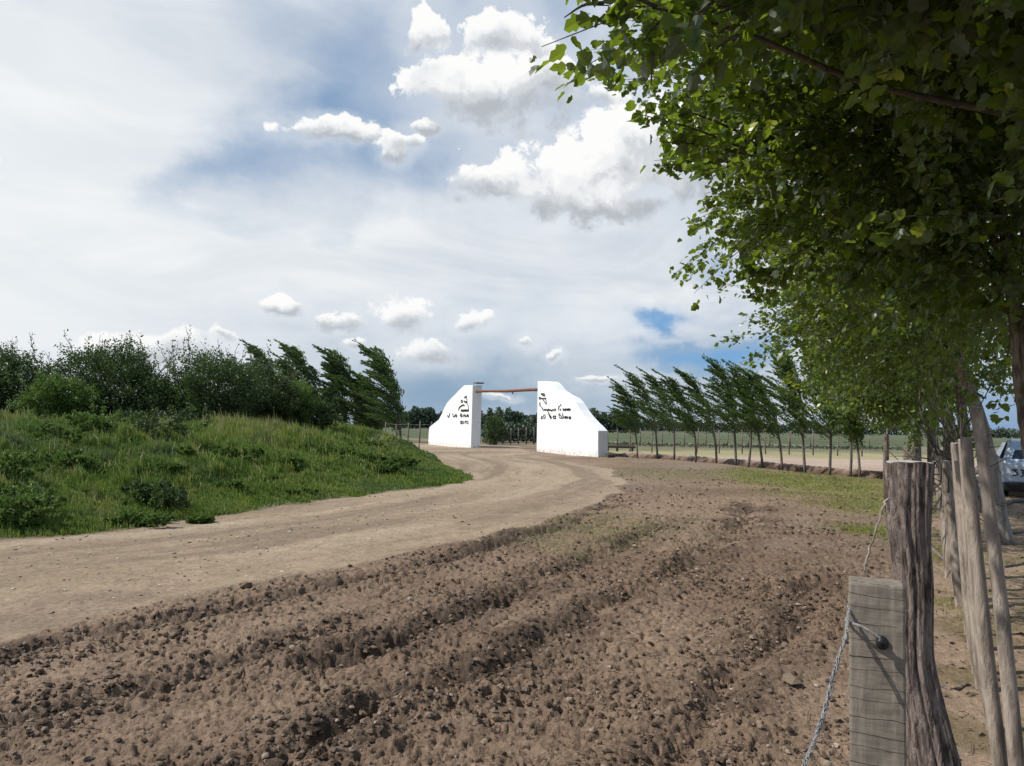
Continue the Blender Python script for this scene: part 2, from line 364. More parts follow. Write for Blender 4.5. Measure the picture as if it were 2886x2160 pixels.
def ground():
    r = [1.9]
    while r[-1] < 6000:
        q = r[-1]; r.append(q+(q*.0030 if q < 11 else q*.006 if q < 30 else q*.011 if q < 120 else q*.035))
    r = np.array(r)
    t = np.concatenate([np.linspace(-6, -1.0, 22)[:-1], np.linspace(-1.0, -.72, 60)[:-1], np.linspace(-.72, .72, 860), np.linspace(.72, 1.0, 60)[1:], np.linspace(1, 6, 22)[1:]])
    X = (r[:, None]*t[None]).ravel(); Y = (r[:, None]+0*t[None]).ravel()-1.0
    nr, nc = len(r), len(t)
    h, dm, road, soil, wet, ditch = height(X, Y)
    n1 = fbm(X, Y, .35, 4, 101); n2 = fbm(X, Y, 2.2, 4, 105); n3 = fbm(X, Y, .09, 3, 109)
    def c(*a): return np.array(a)[None]
    def L(a, b, f): return a*(1-f[:, None])+b*f[:, None]
    soilc = L(c(.183, .125, .087), c(.258, .182, .127), sstep(-.5, .5, n1+.5*n2))
    soilc = L(soilc, c(.20, .155, .122), sstep(.1, .6, n3+.4*n2)*.6)
    soilc = L(soilc, c(.095, .066, .048), np.clip(wet*1.25*sstep(-.35, .3, n2), 0, .8))
    right = sstep(-.1, .4, np.stack([X, Y], 1)@R[:2])*(Y < 30)
    soilc = L(soilc, L(c(.30, .215, .15), c(.2, .15, .09), sstep(-.2, .4, n2)), right)
    roadc = L(c(.255, .192, .130), c(.325, .25, .172), sstep(-.4, .5, n1*.7+n3*.6+n2*.3))
    P = np.stack([X, Y], 1)
    kr = road > .01; drr = seg_dist(P[kr], ROAD_NEAR); st_ = np.zeros(len(X)); st_[kr] = fbm(drr*1.5+.5*n1[kr], Y[kr]*.11+X[kr]*.05, 1., 4, 171, .6)
    roadc = L(roadc, c(.20, .148, .104), sstep(.02, .40, st_)*.85); roadc = L(roadc, c(.385, .308, .225), sstep(.1, .5, -st_)*.6)
    nearr = np.exp(-(seg_dist(P, ROAD_NEAR+np.array((-.3, .8)))/.6)**2)*sstep(-.3, .4, n2)
    roadc = L(roadc, c(.30, .22, .155), nearr*.6)
    grassc = L(c(.07, .10, .03), c(.13, .13, .06), sstep(-.3, .6, n1+n2*.4)); grassc = L(grassc, c(.2, .15, .10), sstep(.38, .7, fbm(X, Y, .5, 4, 117))*.6)
    col = L(soilc, roadc, road); gm = sstep(-.12, .25, dm); col = L(col, grassc, gm)
    # grass patch right, weak greens
    pg = np.zeros(len(X)); k = Y < 60; pg[k] = sstep(-1.2, 1.0, sd_poly(P[k], PATCH)+1.3*fbm(X[k], Y[k], .6, 4, 121))
    col = L(col, L(c(.15, .16, .045), c(.24, .19, .09), sstep(-.3, .5, n2)), pg*(dm < 0)*.9)
    for (px, py, rx) in ((1700, 1478, 1.3), (2480, 1500, .7), (1800, 1330, 3.0), (1950, 1335, 2.5), (2420, 1440, 1.0), (1640, 1540, .6)):
        q = at(px, py); g = np.exp(-(((X-q[0])/rx)**2+((Y-q[1])/(rx*1.3))**2))*sstep(-.35, .4, n2+.3*n1)
        col = L(col, c(.14, .15, .06), np.clip(g, 0, 1)*.42*(dm < 0)*(1-road))
    # field behind the tree row and the gate
    ly = Y-X*.16+1.5*n3     # strips run roughly across the view
    fld = sstep(-.4, .6, np.where(X > 0, Y-np.interp(X, DITCH[:, 0][np.argsort(DITCH[:, 0])], DITCH[:, 1][np.argsort(DITCH[:, 0])])-.2, -9))*(X > 3.2)
    far = np.maximum(fld, sstep(66, 70, Y+2*n1))
    s = np.maximum(sstep(43, 47, Y+1.5*n1), 0)
    fcol = L(c(.40, .30, .235), c(.31, .27, .15), s)
    fcol = L(fcol, c(.16, .155, .085), sstep(52, 60, Y+2*n1)); fcol = L(fcol, c(.20, .175, .115), sstep(64, 72, Y+3*n1)*.8)
    fcol = L(fcol, c(.09, .105, .052), sstep(88, 96, Y+3*n1)); fcol = L(fcol, c(.105, .12, .07), sstep(170, 260, Y))
    fcol = fcol*(1+.18*fbm(X, Y, .5, 3, 131)*np.exp(-Y/200))[:, None]
    col = L(col, fcol, far)
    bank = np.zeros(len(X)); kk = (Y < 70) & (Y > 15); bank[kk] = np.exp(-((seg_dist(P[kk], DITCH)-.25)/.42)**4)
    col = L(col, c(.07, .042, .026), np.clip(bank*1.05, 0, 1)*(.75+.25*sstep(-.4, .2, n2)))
    V = np.stack([X, Y, h], 1)
    i = np.arange(nr-1)[:, None]*nc; j = np.arange(nc-1)[None]
    q = np.stack([i+j, i+j+1, i+nc+j+1, i+nc+j], -1).reshape(-1, 4)
    qc = q[:, 0]
    zone = np.zeros(len(q), int)
    zone[(road[qc] > .5)] = 1; zone[(gm[qc] > .5)] = 2; zone[(far[qc] > .5) & (gm[qc] <= .5)] = 3
    # ---- material
    m, nt, p, out = material('earth')
    a = nt.new('ShaderNodeAttribute', attribute_name='col').outputs['Color']
    g = nt.new('ShaderNodeAttribute', attribute_name='crumb').outputs['Fac']
    v = geopos(nt)
    f1 = nt.noise(v, 22, 6, .65); f2 = nt.noise(v, 95, 4, .6); f3 = nt.noise(v, 4.5, 6, .6)
    k1 = nt.m('ADD', nt.m('MULTIPLY', nt.rng(f1, .25, .75), .5), nt.m('MULTIPLY', nt.rng(f2, .3, .7), .3))
    k1 = nt.m('ADD', nt.m('ADD', k1, nt.m('MULTIPLY', nt.rng(f3, .3, .7), .25)), .49)
    comb = nt.new('ShaderNodeCombineColor')
    for s_ in range(3): nt.L.new(k1, comb.inputs[s_])
    colr = nt.mix(1.0, a, comb.outputs[0], 'MULTIPLY')
    nt.put(p.inputs['Base Color'], colr); p.inputs['Roughness'].default_value = .95; p.inputs['Specular IOR Level'].default_value = .12
    bh = nt.m('ADD', f1, nt.m('MULTIPLY', f2, .5))
    b = nt.new('ShaderNodeBump'); nt.L.new(bh, b.inputs['Height']); b.inputs['Distance'].default_value = .02
    nt.L.new(nt.m('ADD', nt.m('MULTIPLY', g, .8), .15), b.inputs['Strength']); nt.L.new(b.outputs[0], p.inputs['Normal'])
    M['earth'] = m
    for zi, nm in enumerate(('ground', 'road', 'grassy_bank_ground', 'field')):
        f = q[zone == zi]
        if zi == 0:
            nv = len(V); y0 = r[0]-1.0
            V0 = np.vstack([V, [(-3000, -400, 0), (3000, -400, 0), (3000, y0, 0), (-3000, y0, 0)]])
            u, inv = np.unique(f, return_inverse=True); base = len(u)
            vv = np.vstack([V[u], V0[nv:]+np.array((0, 0, -.02))]); ff = np.vstack([inv.reshape(-1, 4), [(base, base+1, base+2, base+3)]])
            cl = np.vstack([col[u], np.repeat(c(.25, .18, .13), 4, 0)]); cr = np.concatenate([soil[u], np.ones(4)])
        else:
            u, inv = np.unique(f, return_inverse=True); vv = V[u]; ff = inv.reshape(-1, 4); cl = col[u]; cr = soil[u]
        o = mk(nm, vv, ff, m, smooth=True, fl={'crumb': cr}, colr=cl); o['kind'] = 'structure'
ground()

# ------------------------------------------------------------------ grass, clods, pebbles (uncountable)
def blades(name, X, Y, Z, hgt, wid, tint, seed, lean=(-.25, .05)):
    r = np.random.default_rng(seed); n = len(X)
    a = r.random(n)*2*pi; d = np.stack([np.cos(a), np.sin(a), 0*a], 1)*(wid*(.6+.8*r.random(n)))[:, None]*.5
    b = np.stack([X, Y, Z-.02], 1); k = (r.random(n)*.7)[:, None]; a2 = r.random(n)*2*pi
    off = (np.stack([np.cos(a2)*.45+lean[0], np.sin(a2)*.45+lean[1], 0*a], 1))*k
    up = np.array((0, 0, 1.))
    mid = b+(off*.35+up*.6)*hgt[:, None]; tip = b+(off*1.1+up*(1-.25*k))*hgt[:, None]
    V = np.stack([b-d, b+d, mid-d*.7, mid+d*.7, tip], 1).reshape(-1, 3); o = (np.arange(n)*5)[:, None]
    q = o+np.array([[0, 1, 3, 2]]); t = o+np.array([[2, 3, 4]])
    return mk(name, V, [q, t], M['blade'], fl={'tint': np.repeat(tint, 5)})
def grass():
    r = np.random.default_rng(5)
    N = 1500000
    y = np.exp(r.uniform(math.log(9.), math.log(46), N)); x = (r.random(N)*1.62-1.0)*y*.78
    k = x < 2; x, y = x[k], y[k]
    xx = x+fbm(x, y, .9, 4, 3)*.0; 
    pre = sd_poly(np.stack([x, y], 1), MOUND) > -.5; x, y = x[pre], y[pre]
    bare = fbm(x, y, .5, 4, 117); dens = np.where(bare > .42, .35, 1)*(.45+.55*vn(x*1.3, y*1.3, 140)); edge = None
    k = r.random(len(x)) < dens; x, y = x[k], y[k]
    h, dm, *_ = height(x, y, False)
    k = (dm > .03) & (r.random(len(x)) < sstep(-.05, .6, dm+.25*vn(x*2, y*2, 7))); x, y, h, dm = x[k], y[k], h[k], dm[k]
    n = len(x); n1 = fbm(x, y, .35, 3, 144); n2 = fbm(x, y, 1.4, 3, 147)
    tall = sstep(1.5, 6, dm)
    n3 = fbm(x, y, 3.2, 3, 149)
    hg = (.06+.10*tall+.26*tall*sstep(.0, .6, n1+.4*n2)+.16*sstep(.15, .6, n3)*sstep(.3, 2, dm)+.05*r.random(n))*(.5+1.0*r.random(n))
    tint = np.clip(.36+.26*n1+.22*n2+.16*n3+.26*(r.random(n)-.5)+.14*tall*sstep(-.2, .5, n1), 0, .84)
    dry = (r.random(n) < .03+.10*sstep(.1, .6, n2)); tint = np.where(dry, .8+.2*r.random(n), tint); hg = np.where(dry & (dm > 1), hg*1.35, hg)
    o = blades('grass', x, y, h, hg, .012+y*.0009, tint, 8); tag(o, 'long green and yellowing grass covering the bank beside the dirt road', 'grass', kind='stuff')
    # right hand patch and thin tufts on the soil
    N = 260000; P0 = PATCH.min(0)-2; P1 = PATCH.max(0)+2
    x = r.uniform(P0[0]-3, P1[0]+1, N); y = r.uniform(P0[1]-4, P1[1]+2, N)
    d = sd_poly(np.stack([x, y], 1), PATCH)+1.3*fbm(x, y, .6, 4, 121)
    k = r.random(N) < sstep(-1.2, .8, d)*.5*sstep(-.5, .3, fbm(x, y, 1.5, 3, 150)+.2); x, y = x[k], y[k]
    xs, ys, hs = [x], [y], [np.full(len(x), .06)]
    for px, py, rx, n_ in ((2480, 1500, .5, 3500), (2440, 1430, .8, 4000), (1700, 1478, 1.2, 1100), (1640, 1530, .8, 300), (2300, 1400, 2.0, 2500), (1900, 1335, 3.0, 1200), (1780, 1300, 2.0, 500), (2660, 1560, .5, 1500), (2650, 1700, .5, 900)):
        q = at(px, py); xs.append(q[0]+r.normal(size=n_)*rx*.6); ys.append(q[1]+r.normal(size=n_)*rx*.8); hs.append(np.full(n_, .05))
    x = np.concatenate(xs); y = np.concatenate(ys); hg = np.concatenate(hs)
    h, dm, rd, *_ = height(x, y); k = (dm < 0) & (rd < .3); x, y, h, hg = x[k], y[k], h[k], hg[k]; n = len(x)
    tint = np.clip(.8+.2*fbm(x, y, .8, 3, 153)+.3*(r.random(n)-.5), 0, .95)
    o = blades('short_grass', x, y, h, hg*(.5+.9*r.random(n)), .006+y*.0007, tint, 9); tag(o, 'thin yellow green turf at the edge of the bare soil', 'grass', kind='stuff')
grass()

def lumps(name, x, y, size, seed, flat=.7, mat=None, sink=.2):
    r = np.random.default_rng(seed); n = len(x); h = hz(x, y)
    U = unit(np.array([(1, 0, 0), (.3, .95, 0), (-.8, .6, 0), (-.8, -.6, 0), (.3, -.95, 0), (.5, .3, .8), (-.4, .4, .85), (0, -.6, .8), (0, 0, -.7)], float))
    Fc = np.array([(0, 1, 5), (1, 2, 6), (1, 6, 5), (2, 3, 6), (3, 4, 7), (3, 7, 6), (4, 0, 7), (0, 5, 7), (5, 6, 7), (1, 0, 8), (2, 1, 8), (3, 2, 8), (4, 3, 8), (0, 4, 8)])
    V = U[None]*(size[:, None]*(.6+.7*r.random((n, 9))))[..., None]
    a = r.random(n)*2*pi; ca, sa = np.cos(a)[:, None], np.sin(a)[:, None]
    X = V[..., 0]*ca-V[..., 1]*sa; Y = V[..., 0]*sa+V[..., 1]*ca
    V = np.stack([X+x[:, None], Y*(.8+.5*r.random((n, 1)))+y[:, None], V[..., 2]*flat+h[:, None]+(size*sink)[:, None]], -1)
    Fa = ((np.arange(n)*9)[:, None, None]+Fc[None]).reshape(-1, 3)
    return mk(name, V.reshape(-1, 3), Fa, mat, smooth=False, fl={'tint': np.repeat(r.random(n), 9)})
def lump_mat(name, stops):
    m, nt, p, o = material(name); a = nt.new('ShaderNodeAttribute', attribute_name='tint').outputs['Fac']
    c = nt.ramp(a, stops); f = nt.noise(geopos(nt), 60, 4, .6)
    nt.put(p.inputs['Base Color'], nt.mix(nt.rng(f, .3, .7), c, nt.mix(.5, c, (.12, .085, .06, 1))))
    p.inputs['Roughness'].default_value = .95; p.inputs['Specular IOR Level'].default_value = .1
    bump(nt, p, nt.noise(geopos(nt), 140, 5, .6), .6, .01)
    return m
def clods():
    r = np.random.default_rng(31); N = 150000
    y = np.exp(r.uniform(math.log(2.6), math.log(30), N)); x = (r.random(N)*1.5-.78)*y
    d = sd_poly(np.stack([x, y], 1), ROAD); rd = np.full(N, 9.)
    for k, q in enumerate(RUTS): rd = np.minimum(rd, seg_dist(np.stack([x, y], 1), q))
    keep = (d < -.02) & (np.stack([x, y], 1)@R[:2] < -.05) & (sd_poly(np.stack([x, y], 1), MOUND) < -.1) & (r.random(N) < .07+.6*np.exp(-(rd/.28)**2)*vn(x*2, y*2, 33)+.30*sstep(.55, .85, vn(x*1.6, y*1.6, 34)))
    x, y = x[keep], y[keep]; sz = (.0045+.017*r.random(len(x))**3.2)*(1+.06*y)
    M['clod'] = lump_mat('clod_earth', [(0, (.045, .032, .024)), (.45, (.10, .07, .05)), (.65, (.22, .155, .112)), (.95, (.31, .235, .175)), (1, (.45, .37, .29))])
    tag(lumps('soil_clods', x, y, sz, 3, .7, M['clod']), 'crumbled clods of brown earth scattered over the rutted soil', 'soil', kind='stuff')
    N = 4200; t = r.random(N); y = np.exp(r.uniform(math.log(5.5), math.log(28), N)); x = (r.random(N)*1.3-.75)*y
    d = sd_poly(np.stack([x, y], 1), ROAD); k = (d > .0) & (y < 40); x, y = x[k], y[k]
    M['pebble'] = lump_mat('pale_pebble', [(0, (.14, .10, .07)), (.4, (.35, .28, .2)), (.75, (.5, .42, .32)), (1, (.72, .68, .6))])
    tag(lumps('road_pebbles', x, y, (.004+.014*r.random(len(x))**4)*(1+.06*y), 5, .4, M['pebble']), 'small pale pebbles and chips strewn on the dirt road', 'pebbles', kind='stuff')
    for px, py, s, lab in ((697, 1661, .075, 'pale flat stone at the near edge of the dirt road'), (2080, 1633, .055, 'pale stone lying on the rutted soil left of the plank post'), (2225, 1925, .07, 'tan rounded stone close to the white fence rope'), (775, 2140, .05, 'grey lump of stone in the soil at the lower edge')):
        q = at(px, py); o = lumps('stone', np.array([q[0]]), np.array([q[1]]), np.array([s]), int(px), .55, M['pebble'])
        tag(o, lab, 'stone')
clods()

def straw():
    r = np.random.default_rng(91); b = MB(); n = 1300; y = np.exp(r.uniform(math.log(2.7), math.log(16), n)); x = (r.random(n)*1.4-.74)*y
    k = (sd_poly(np.stack([x, y], 1), ROAD) < -.05) & (np.stack([x, y], 1)@R[:2] < 1.2) & (vn(x*.8, y*.8, 92) > .42); x, y = x[k], y[k]; h = hz(x, y)
    for i in range(len(x)):
        a = r.random()*2*pi; l = .02+.07*r.random()**2; d = np.array((math.cos(a), math.sin(a), .25*r.normal()))*l; p = np.array((x[i], y[i], h[i]+.012)); b.tube([p-d, p+np.array((0, 0, .006)), p+d], .0011+.0002*y[i], 3, cap=False, t=float(r.random()))
    m = lump_mat('straw_bits', [(0, (.06, .04, .025)), (.5, (.2, .15, .09)), (1, (.42, .34, .22))])
    tag(b.build('straw', m, fl=True), 'dry straw and root bits lying in the rutted soil', 'straw', kind='stuff')
straw()

# ------------------------------------------------------------------ gate: two curved white walls, a log, lettering
def wall_frame(P0, P1):
    u = unit(P1-P0); u[2] = 0; u = unit(u); n = np.array((u[1], -u[0], 0.0))
    if n@(-P0) < 0: n = -n                      # n points to the camera side
    return P0, u, n
def on_wall(fr, px, py):
    P0, u, n = fr; d = np.array(ray(px, py)); o = np.array((0, 0, CAMH)); t = ((P0-o)@n)/(d@n); q = o+d*t
    return np.array(((q-P0)@u, q[2]))
CR = lambda L: [(1180+x*.2622, 1040+y*.2622) for x, y in L]
def gate_wall(fr, outline, thick, label, strokes, ox, oy, k):
    P0, u, n = fr
    O = np.array([on_wall(fr, *p) for p in CR(outline)]); O[:, 1] = np.where(O[:, 1] < .25, -.15, O[:, 1])
    # smooth the curved edge a little: resample between corners
    n_ = len(O)
    f = np.array([P0+u*s+np.array((0, 0, z)) for s, z in O]); root = empty('gate_wall', P0, label, 'gate wall', 'gate walls')
    V = np.vstack([f, f-n*thick])-P0
    me = bpy.data.meshes.new('wall'); faces = [list(range(n_)), list(range(2*n_-1, n_-1, -1))]+[[i, i+n_, (i+1) % n_+n_, (i+1) % n_] for i in range(n_)]
    me.from_pydata([tuple(v) for v in V], [], faces); me.update()
    import bmesh
    bm = bmesh.new(); bm.from_mesh(me); bmesh.ops.recalc_face_normals(bm, faces=bm.faces); bm.to_mesh(me); bm.free()
    me.materials.append(M['plaster']); w = bpy.data.objects.new('wall', me); COL.objects.link(w); w.parent = root
    bevel(w, .03, 2)
    b = MB()
    for L, wd in strokes:
        P = np.array([on_wall(fr, ox+x*k, oy+y*k) for x, y in L])
        # even out the stroke with a smooth subdivision
        for _ in range(2):
            if len(P) > 2:
                q = [P[0]]
                for a_, b_ in zip(P[:-1], P[1:]): q += [a_*.75+b_*.25, a_*.25+b_*.75]
                P = np.array(q+[P[-1]])
        Q = np.array([u*s+np.array((0, 0, z))+n*.012 for s, z in P])
        T = unit(np.gradient(Q, axis=0)); sd = np.cross(T, n)
        h = wd*k*np.linalg.norm(P0[:2])/F*.62
        V_ = np.stack([Q-sd*h, Q+sd*h, Q-sd*h+n*.02, Q+sd*h+n*.02], 1).reshape(-1, 3); m = len(Q); i = np.arange(m-1)[:, None]*4
        b.add(V_, i+np.array([[2, 3, 7, 6]]), i+np.array([[0, 2, 6, 4]]), i+np.array([[3, 1, 5, 7]]), [(0, 1, 3, 2)], [((m-1)*4, (m-1)*4+2, (m-1)*4+3, (m-1)*4+1)])
    b.build('lettering', M['lettering'], root)
    return root
def ell(cx, cy, rx, ry, n=12): return [(cx+rx*math.cos(a*2*pi/n), cy+ry*math.sin(a*2*pi/n)) for a in range(n+1)]
SA = [([(985, 240), (1000, 285), (1040, 225), (1085, 195), (1075, 260)], 42), ([(1070, 215), (1090, 290), (1105, 380), (1110, 450)], 28), ([(1115, 450), (1060, 485), (1000, 455), (960, 425)], 45),
      ([(1065, 490), (1140, 580), (1170, 700), (1178, 850)], 22), (ell(862, 440, 38, 52), 30), ([(985, 640), (930, 605), (850, 640), (755, 725), (712, 790), (725, 855)], 42),
      ([(825, 850), (880, 880), (1000, 862), (1185, 868)], 66), ([(195, 1070), (198, 1140), (235, 1185)], 30), ([(302, 995), (290, 1080), (240, 1190)], 44),
      ([(440, 1000), (448, 1090), (470, 1160), (500, 1160), (560, 1070), (620, 1065), (635, 1110), (620, 1160), (570, 1160)], 38),
      ([(830, 985), (815, 1040), (880, 1090), (890, 1145), (830, 1155), (780, 1100), (805, 1050), (880, 1080)], 34), ([(940, 1170), (950, 1065), (1000, 1070), (1005, 1170)], 34),
      ([(1010, 1060), (1030, 1165), (1060, 1090), (1090, 1165)], 30), ([(1100, 1075), (1170, 1065), (1180, 1165), (1110, 1130), (1120, 1080)], 38),
      (ell(845, 1425, 55, 62), 24), ([(850, 1400), (835, 1480)], 18), ([(915, 1365), (960, 1410), (930, 1490)], 26), ([(1010, 1480), (1005, 1390), (1060, 1360), (1140, 1380), (1170, 1440), (1120, 1490)], 28), ([(1050, 1400), (1090, 1480)], 18)]
SB = [([(280, 185), (480, 180), (475, 320), (370, 260), (280, 200)], 34), ([(400, 245), (440, 290)], 40), ([(190, 370), (330, 440), (510, 430), (520, 400)], 40), ([(190, 375), (170, 430), (215, 485), (270, 430)], 24),
      ([(530, 420), (545, 560), (565, 750), (500, 660), (420, 540), (350, 450)], 32), ([(222, 640), (222, 740), (235, 815)], 62), ([(240, 800), (320, 910), (365, 930)], 20), ([(360, 925), (370, 1010), (430, 1050), (480, 990), (530, 1010), (500, 1065)], 38),
      ([(560, 1050), (580, 990), (640, 1070), (690, 960), (700, 1060), (770, 1010), (790, 1060), (860, 1050)], 50), ([(870, 1060), (920, 970), (940, 1070)], 34), ([(970, 1060), (1040, 1040), (1040, 975), (980, 985)], 34), ([(590, 1000), (650, 1130)], 30),
      ([(1310, 820), (1330, 780), (1290, 750), (1285, 790)], 36), ([(1250, 825), (1205, 860), (1190, 960), (1205, 1040)], 34), (ell(1290, 1012, 20, 18, 8), 36), ([(1470, 975), (1420, 975), (1430, 1050), (1490, 1050)], 34), (ell(1550, 1010, 38, 40), 34), ([(1630, 1050), (1620, 980), (1680, 1040), (1740, 975), (1780, 985), (1810, 1030)], 40), ([(1640, 975), (1790, 975)], 40), ([(1640, 1048), (1810, 1035)], 26),
      ([(290, 1460), (320, 1340), (360, 1370), (370, 1470), (280, 1470)], 24), ([(410, 1290), (430, 1400)], 36), ([(440, 1270), (490, 1280), (510, 1420), (470, 1470), (410, 1460)], 26),
      ([(660, 1150), (700, 1290), (770, 1460), (820, 1460), (820, 1400), (750, 1330), (690, 1220)], 44), ([(1040, 1340), (940, 1345), (900, 1400), (950, 1470), (1030, 1470), (1050, 1400), (1040, 1340)], 42),
      ([(1275, 1235), (1250, 1215), (1190, 1280), (1230, 1310), (1340, 1330), (1380, 1440), (1270, 1460), (1215, 1380)], 28), ([(1410, 1210), (1400, 1270), (1440, 1370), (1450, 1450), (1370, 1440)], 42), (ell(1550, 1410, 45, 45), 38), (ell(1640, 1415, 28, 42), 36), (ell(1780, 1430, 50, 48), 40)]
FA = wall_frame(*WALL_A); FB = wall_frame(*WALL_B)
gate_wall(FA, [(103, 808), (106, 700), (115, 625), (160, 590), (215, 545), (245, 490), (270, 430), (300, 370), (345, 320), (400, 265), (440, 222), (488, 178), (580, 175), (560, 852)], .72,
          'smaller farther white gate wall with curved shoulder, at the far side of the road', SA, 1250, 1105, .0604)
gate_wall(FB, [(1266, 888), (1278, 132), (1400, 135), (1440, 162), (1490, 228), (1560, 275), (1640, 315), (1685, 365), (1730, 440), (1785, 515), (1840, 575), (1890, 622), (1928, 665), (1928, 945)], .62,
          'bigger nearer white gate wall with curved shoulder, between road and young trees', SB, 1510, 1100, .0543)
b = MB(); pa = pt(*CR([(600, 247)])[0], WALL_A[1][1]+.25); pb = pt(*CR([(1290, 226)])[0], WALL_B[0][1]+.1); d = pb-pa
P = np.array([pa+d*t for t in np.linspace(0, 1, 14)]); rr = np.random.default_rng(2); P[:, 2] += .018*np.sin(np.linspace(0, 9, 14))-.0*np.sin(np.linspace(0, pi, 14)); b.tube(P, np.linspace(.085, .105, 14), 10)
b.tube([P[8]+np.array((0, 0, -.1)), P[8]+np.array((.05, -.1, -.22))], [.05, .04], 6)
lg = b.build('beam', M['beam'], smooth=True); tag(lg, 'reddish brown log beam spanning the two white gate walls', 'beam')
b = MB(); b.box((pa+pb*0)+np.array((.28, -.05, .62)), (.34, .30, .04), np.array(Matrix.Rotation(math.atan2(FA[1][1], FA[1][0]), 3, 'Z')))
c_ = b.build('coping_board', M['grey_wood']); tag(c_, 'weathered board capping the top of the farther gate wall', 'board')
# power cable
b = MB(); pA = on_wall(FB, *CR([(1800, 450)])[0]); p0 = FB[0]+FB[1]*pA[0]+np.array((0, 0, pA[1]))-FB[2]*.3; p1 = pt(1800, 1156, 41.)
b.tube([p0+(p1-p0)*t+np.array((0, 0, -.12*math.sin(pi*t))) for t in np.linspace(0, 1, 8)], .025, 5); tag(b.build('cable', M['black']), 'dark cable strung from the nearer gate wall to the young trees', 'cable')

# ------------------------------------------------------------------ trees
def curve(P, n):
    P = np.asarray(P, float); t = np.linspace(0, len(P)-1, n); i = np.clip(t.astype(int), 0, len(P)-2); f = (t-i)[:, None]
    Pm = np.vstack([2*P[0]-P[1], P, 2*P[-1]-P[-2]]); p0, p1, p2, p3 = Pm[i], Pm[i+1], Pm[i+2], Pm[i+3]
    return .5*((2*p1)+(-p0+p2)*f+(2*p0-5*p1+4*p2-p3)*f*f+(-p0+3*p1-3*p2+p3)*f**3)
def swept(base, H, lean, nb, blen, seed, label, group, leafsize=.06, clear=.34, sweep=1.0, fat=1.0, name='windswept_tree', fork=False, per=90):
    r = np.random.default_rng(seed); base = np.asarray(base, float)
    root = empty(name, base, label, 'tree', group)
    tk = MB(); cr = MB()
    stems = [(0., 1.)] if not fork else [(-.32, 1.), (.30, .9)]
    for off, hs in stems:
        n = 14; t = np.linspace(0, 1, n); L = lean*H
        T = np.stack([off*(1-t)**1.5*(t < 9)+L*t**2.4+.04*H*.1*np.sin(t*7+seed), .03*H*np.sin(t*4+seed*1.7), H*hs*(t-.06*t**3)], 1)
        tk.tube(T, .0095*H*(1-t)**.8*fat+.010, 7, t=0)
        for k in range(8):     # long whips streaming from the top
            j = n-2-k//2-(k > 4); p = T[j]; l = H*(.20+.14*r.random()); dd0 = unit(T[j+1]-T[j]); m = 8; q = np.linspace(0, 1, m)[:, None]
            B = p+l*(dd0*(q-.4*q*q)+unit(np.array((-1.5*sweep, r.normal()*.2, .6)))*.6*q*q); tk.tube(B, np.linspace(.004, .002, m)*H*.45, 4, cap=False)
            nl = int(per*.55); q = r.random(nl)**.8; jj = np.minimum((q*(m-1)).astype(int), m-2); C = B[jj]+(B[jj+1]-B[jj])*(q*(m-1)-jj)[:, None]+r.normal(size=(nl, 3))*.014*H/4.6*fat*1.2
            leaves(cr, C, unit(B[jj+1]-B[jj]), leafsize, r, 'diamond', .2+.5*r.random(nl), .2, .5)
        for k in range(int(nb/len(stems))):
            tt = clear+(1-clear)*(k+r.random())/(nb/len(stems)); i = tt*(n-1); j = min(int(i), n-2); p = T[j]+(T[j+1]-T[j])*(i-j)
            bl = blen*(1.22-.85*tt)*(.6+.6*r.random())*H/4.6
            az = r.normal()*1.0 if sweep > .6 else r.uniform(-pi, pi)
            out = np.array((-math.cos(az)*sweep, math.sin(az)*.8, 0)); out = out if sweep > .6 else np.array((-math.cos(az)*.8-sweep*.7, math.sin(az)*.8, 0))
            if r.random() < (.22 if sweep > .7 else .4): out[0] *= -.7; bl *= .7
            d0 = unit(out*.8+np.array((0, 0, .62+.3*r.random()))); d1 = unit(np.array((-1.6*sweep, 0, .55))+out*.3+.2*r.normal(size=3))
            m = 7; s = np.linspace(0, 1, m)[:, None]
            B = p+bl*(d0*(s-.5*s*s)+d1*.55*s*s)
            tk.tube(B, np.linspace(.007, .003, m)*H*.45, 4, cap=False)
            nl = int(per*(.7+.6*r.random())*bl/(blen*.7*H/4.6)); q = r.random(nl)**.8*.95+.05; ii = q*(m-1); jj = np.minimum(ii.astype(int), m-2)
            C = B[jj]+(B[jj+1]-B[jj])*(ii-jj)[:, None]; D = unit(B[jj+1]-B[jj])
            wd = (.016+.115*(1-q)**1.7)[:, None]*H/4.6*fat
            C = C+r.normal(size=(nl, 3))*wd
            leaves(cr, C, D*1.3+np.array((-.35*sweep, 0, 0)), leafsize, r, 'diamond', np.clip(.25+.45*r.random(nl)+.25*(r.random() > .75), 0, 1), .28, .5)
    tk.build('trunk', M['thinbark'], root, True); cr.build('crown', M['wind'], root, fl=True)
    return root
ORD = ['first', 'second', 'third', 'fourth', 'fifth', 'sixth', 'seventh', 'eighth', 'ninth', 'tenth', 'eleventh', 'twelfth']
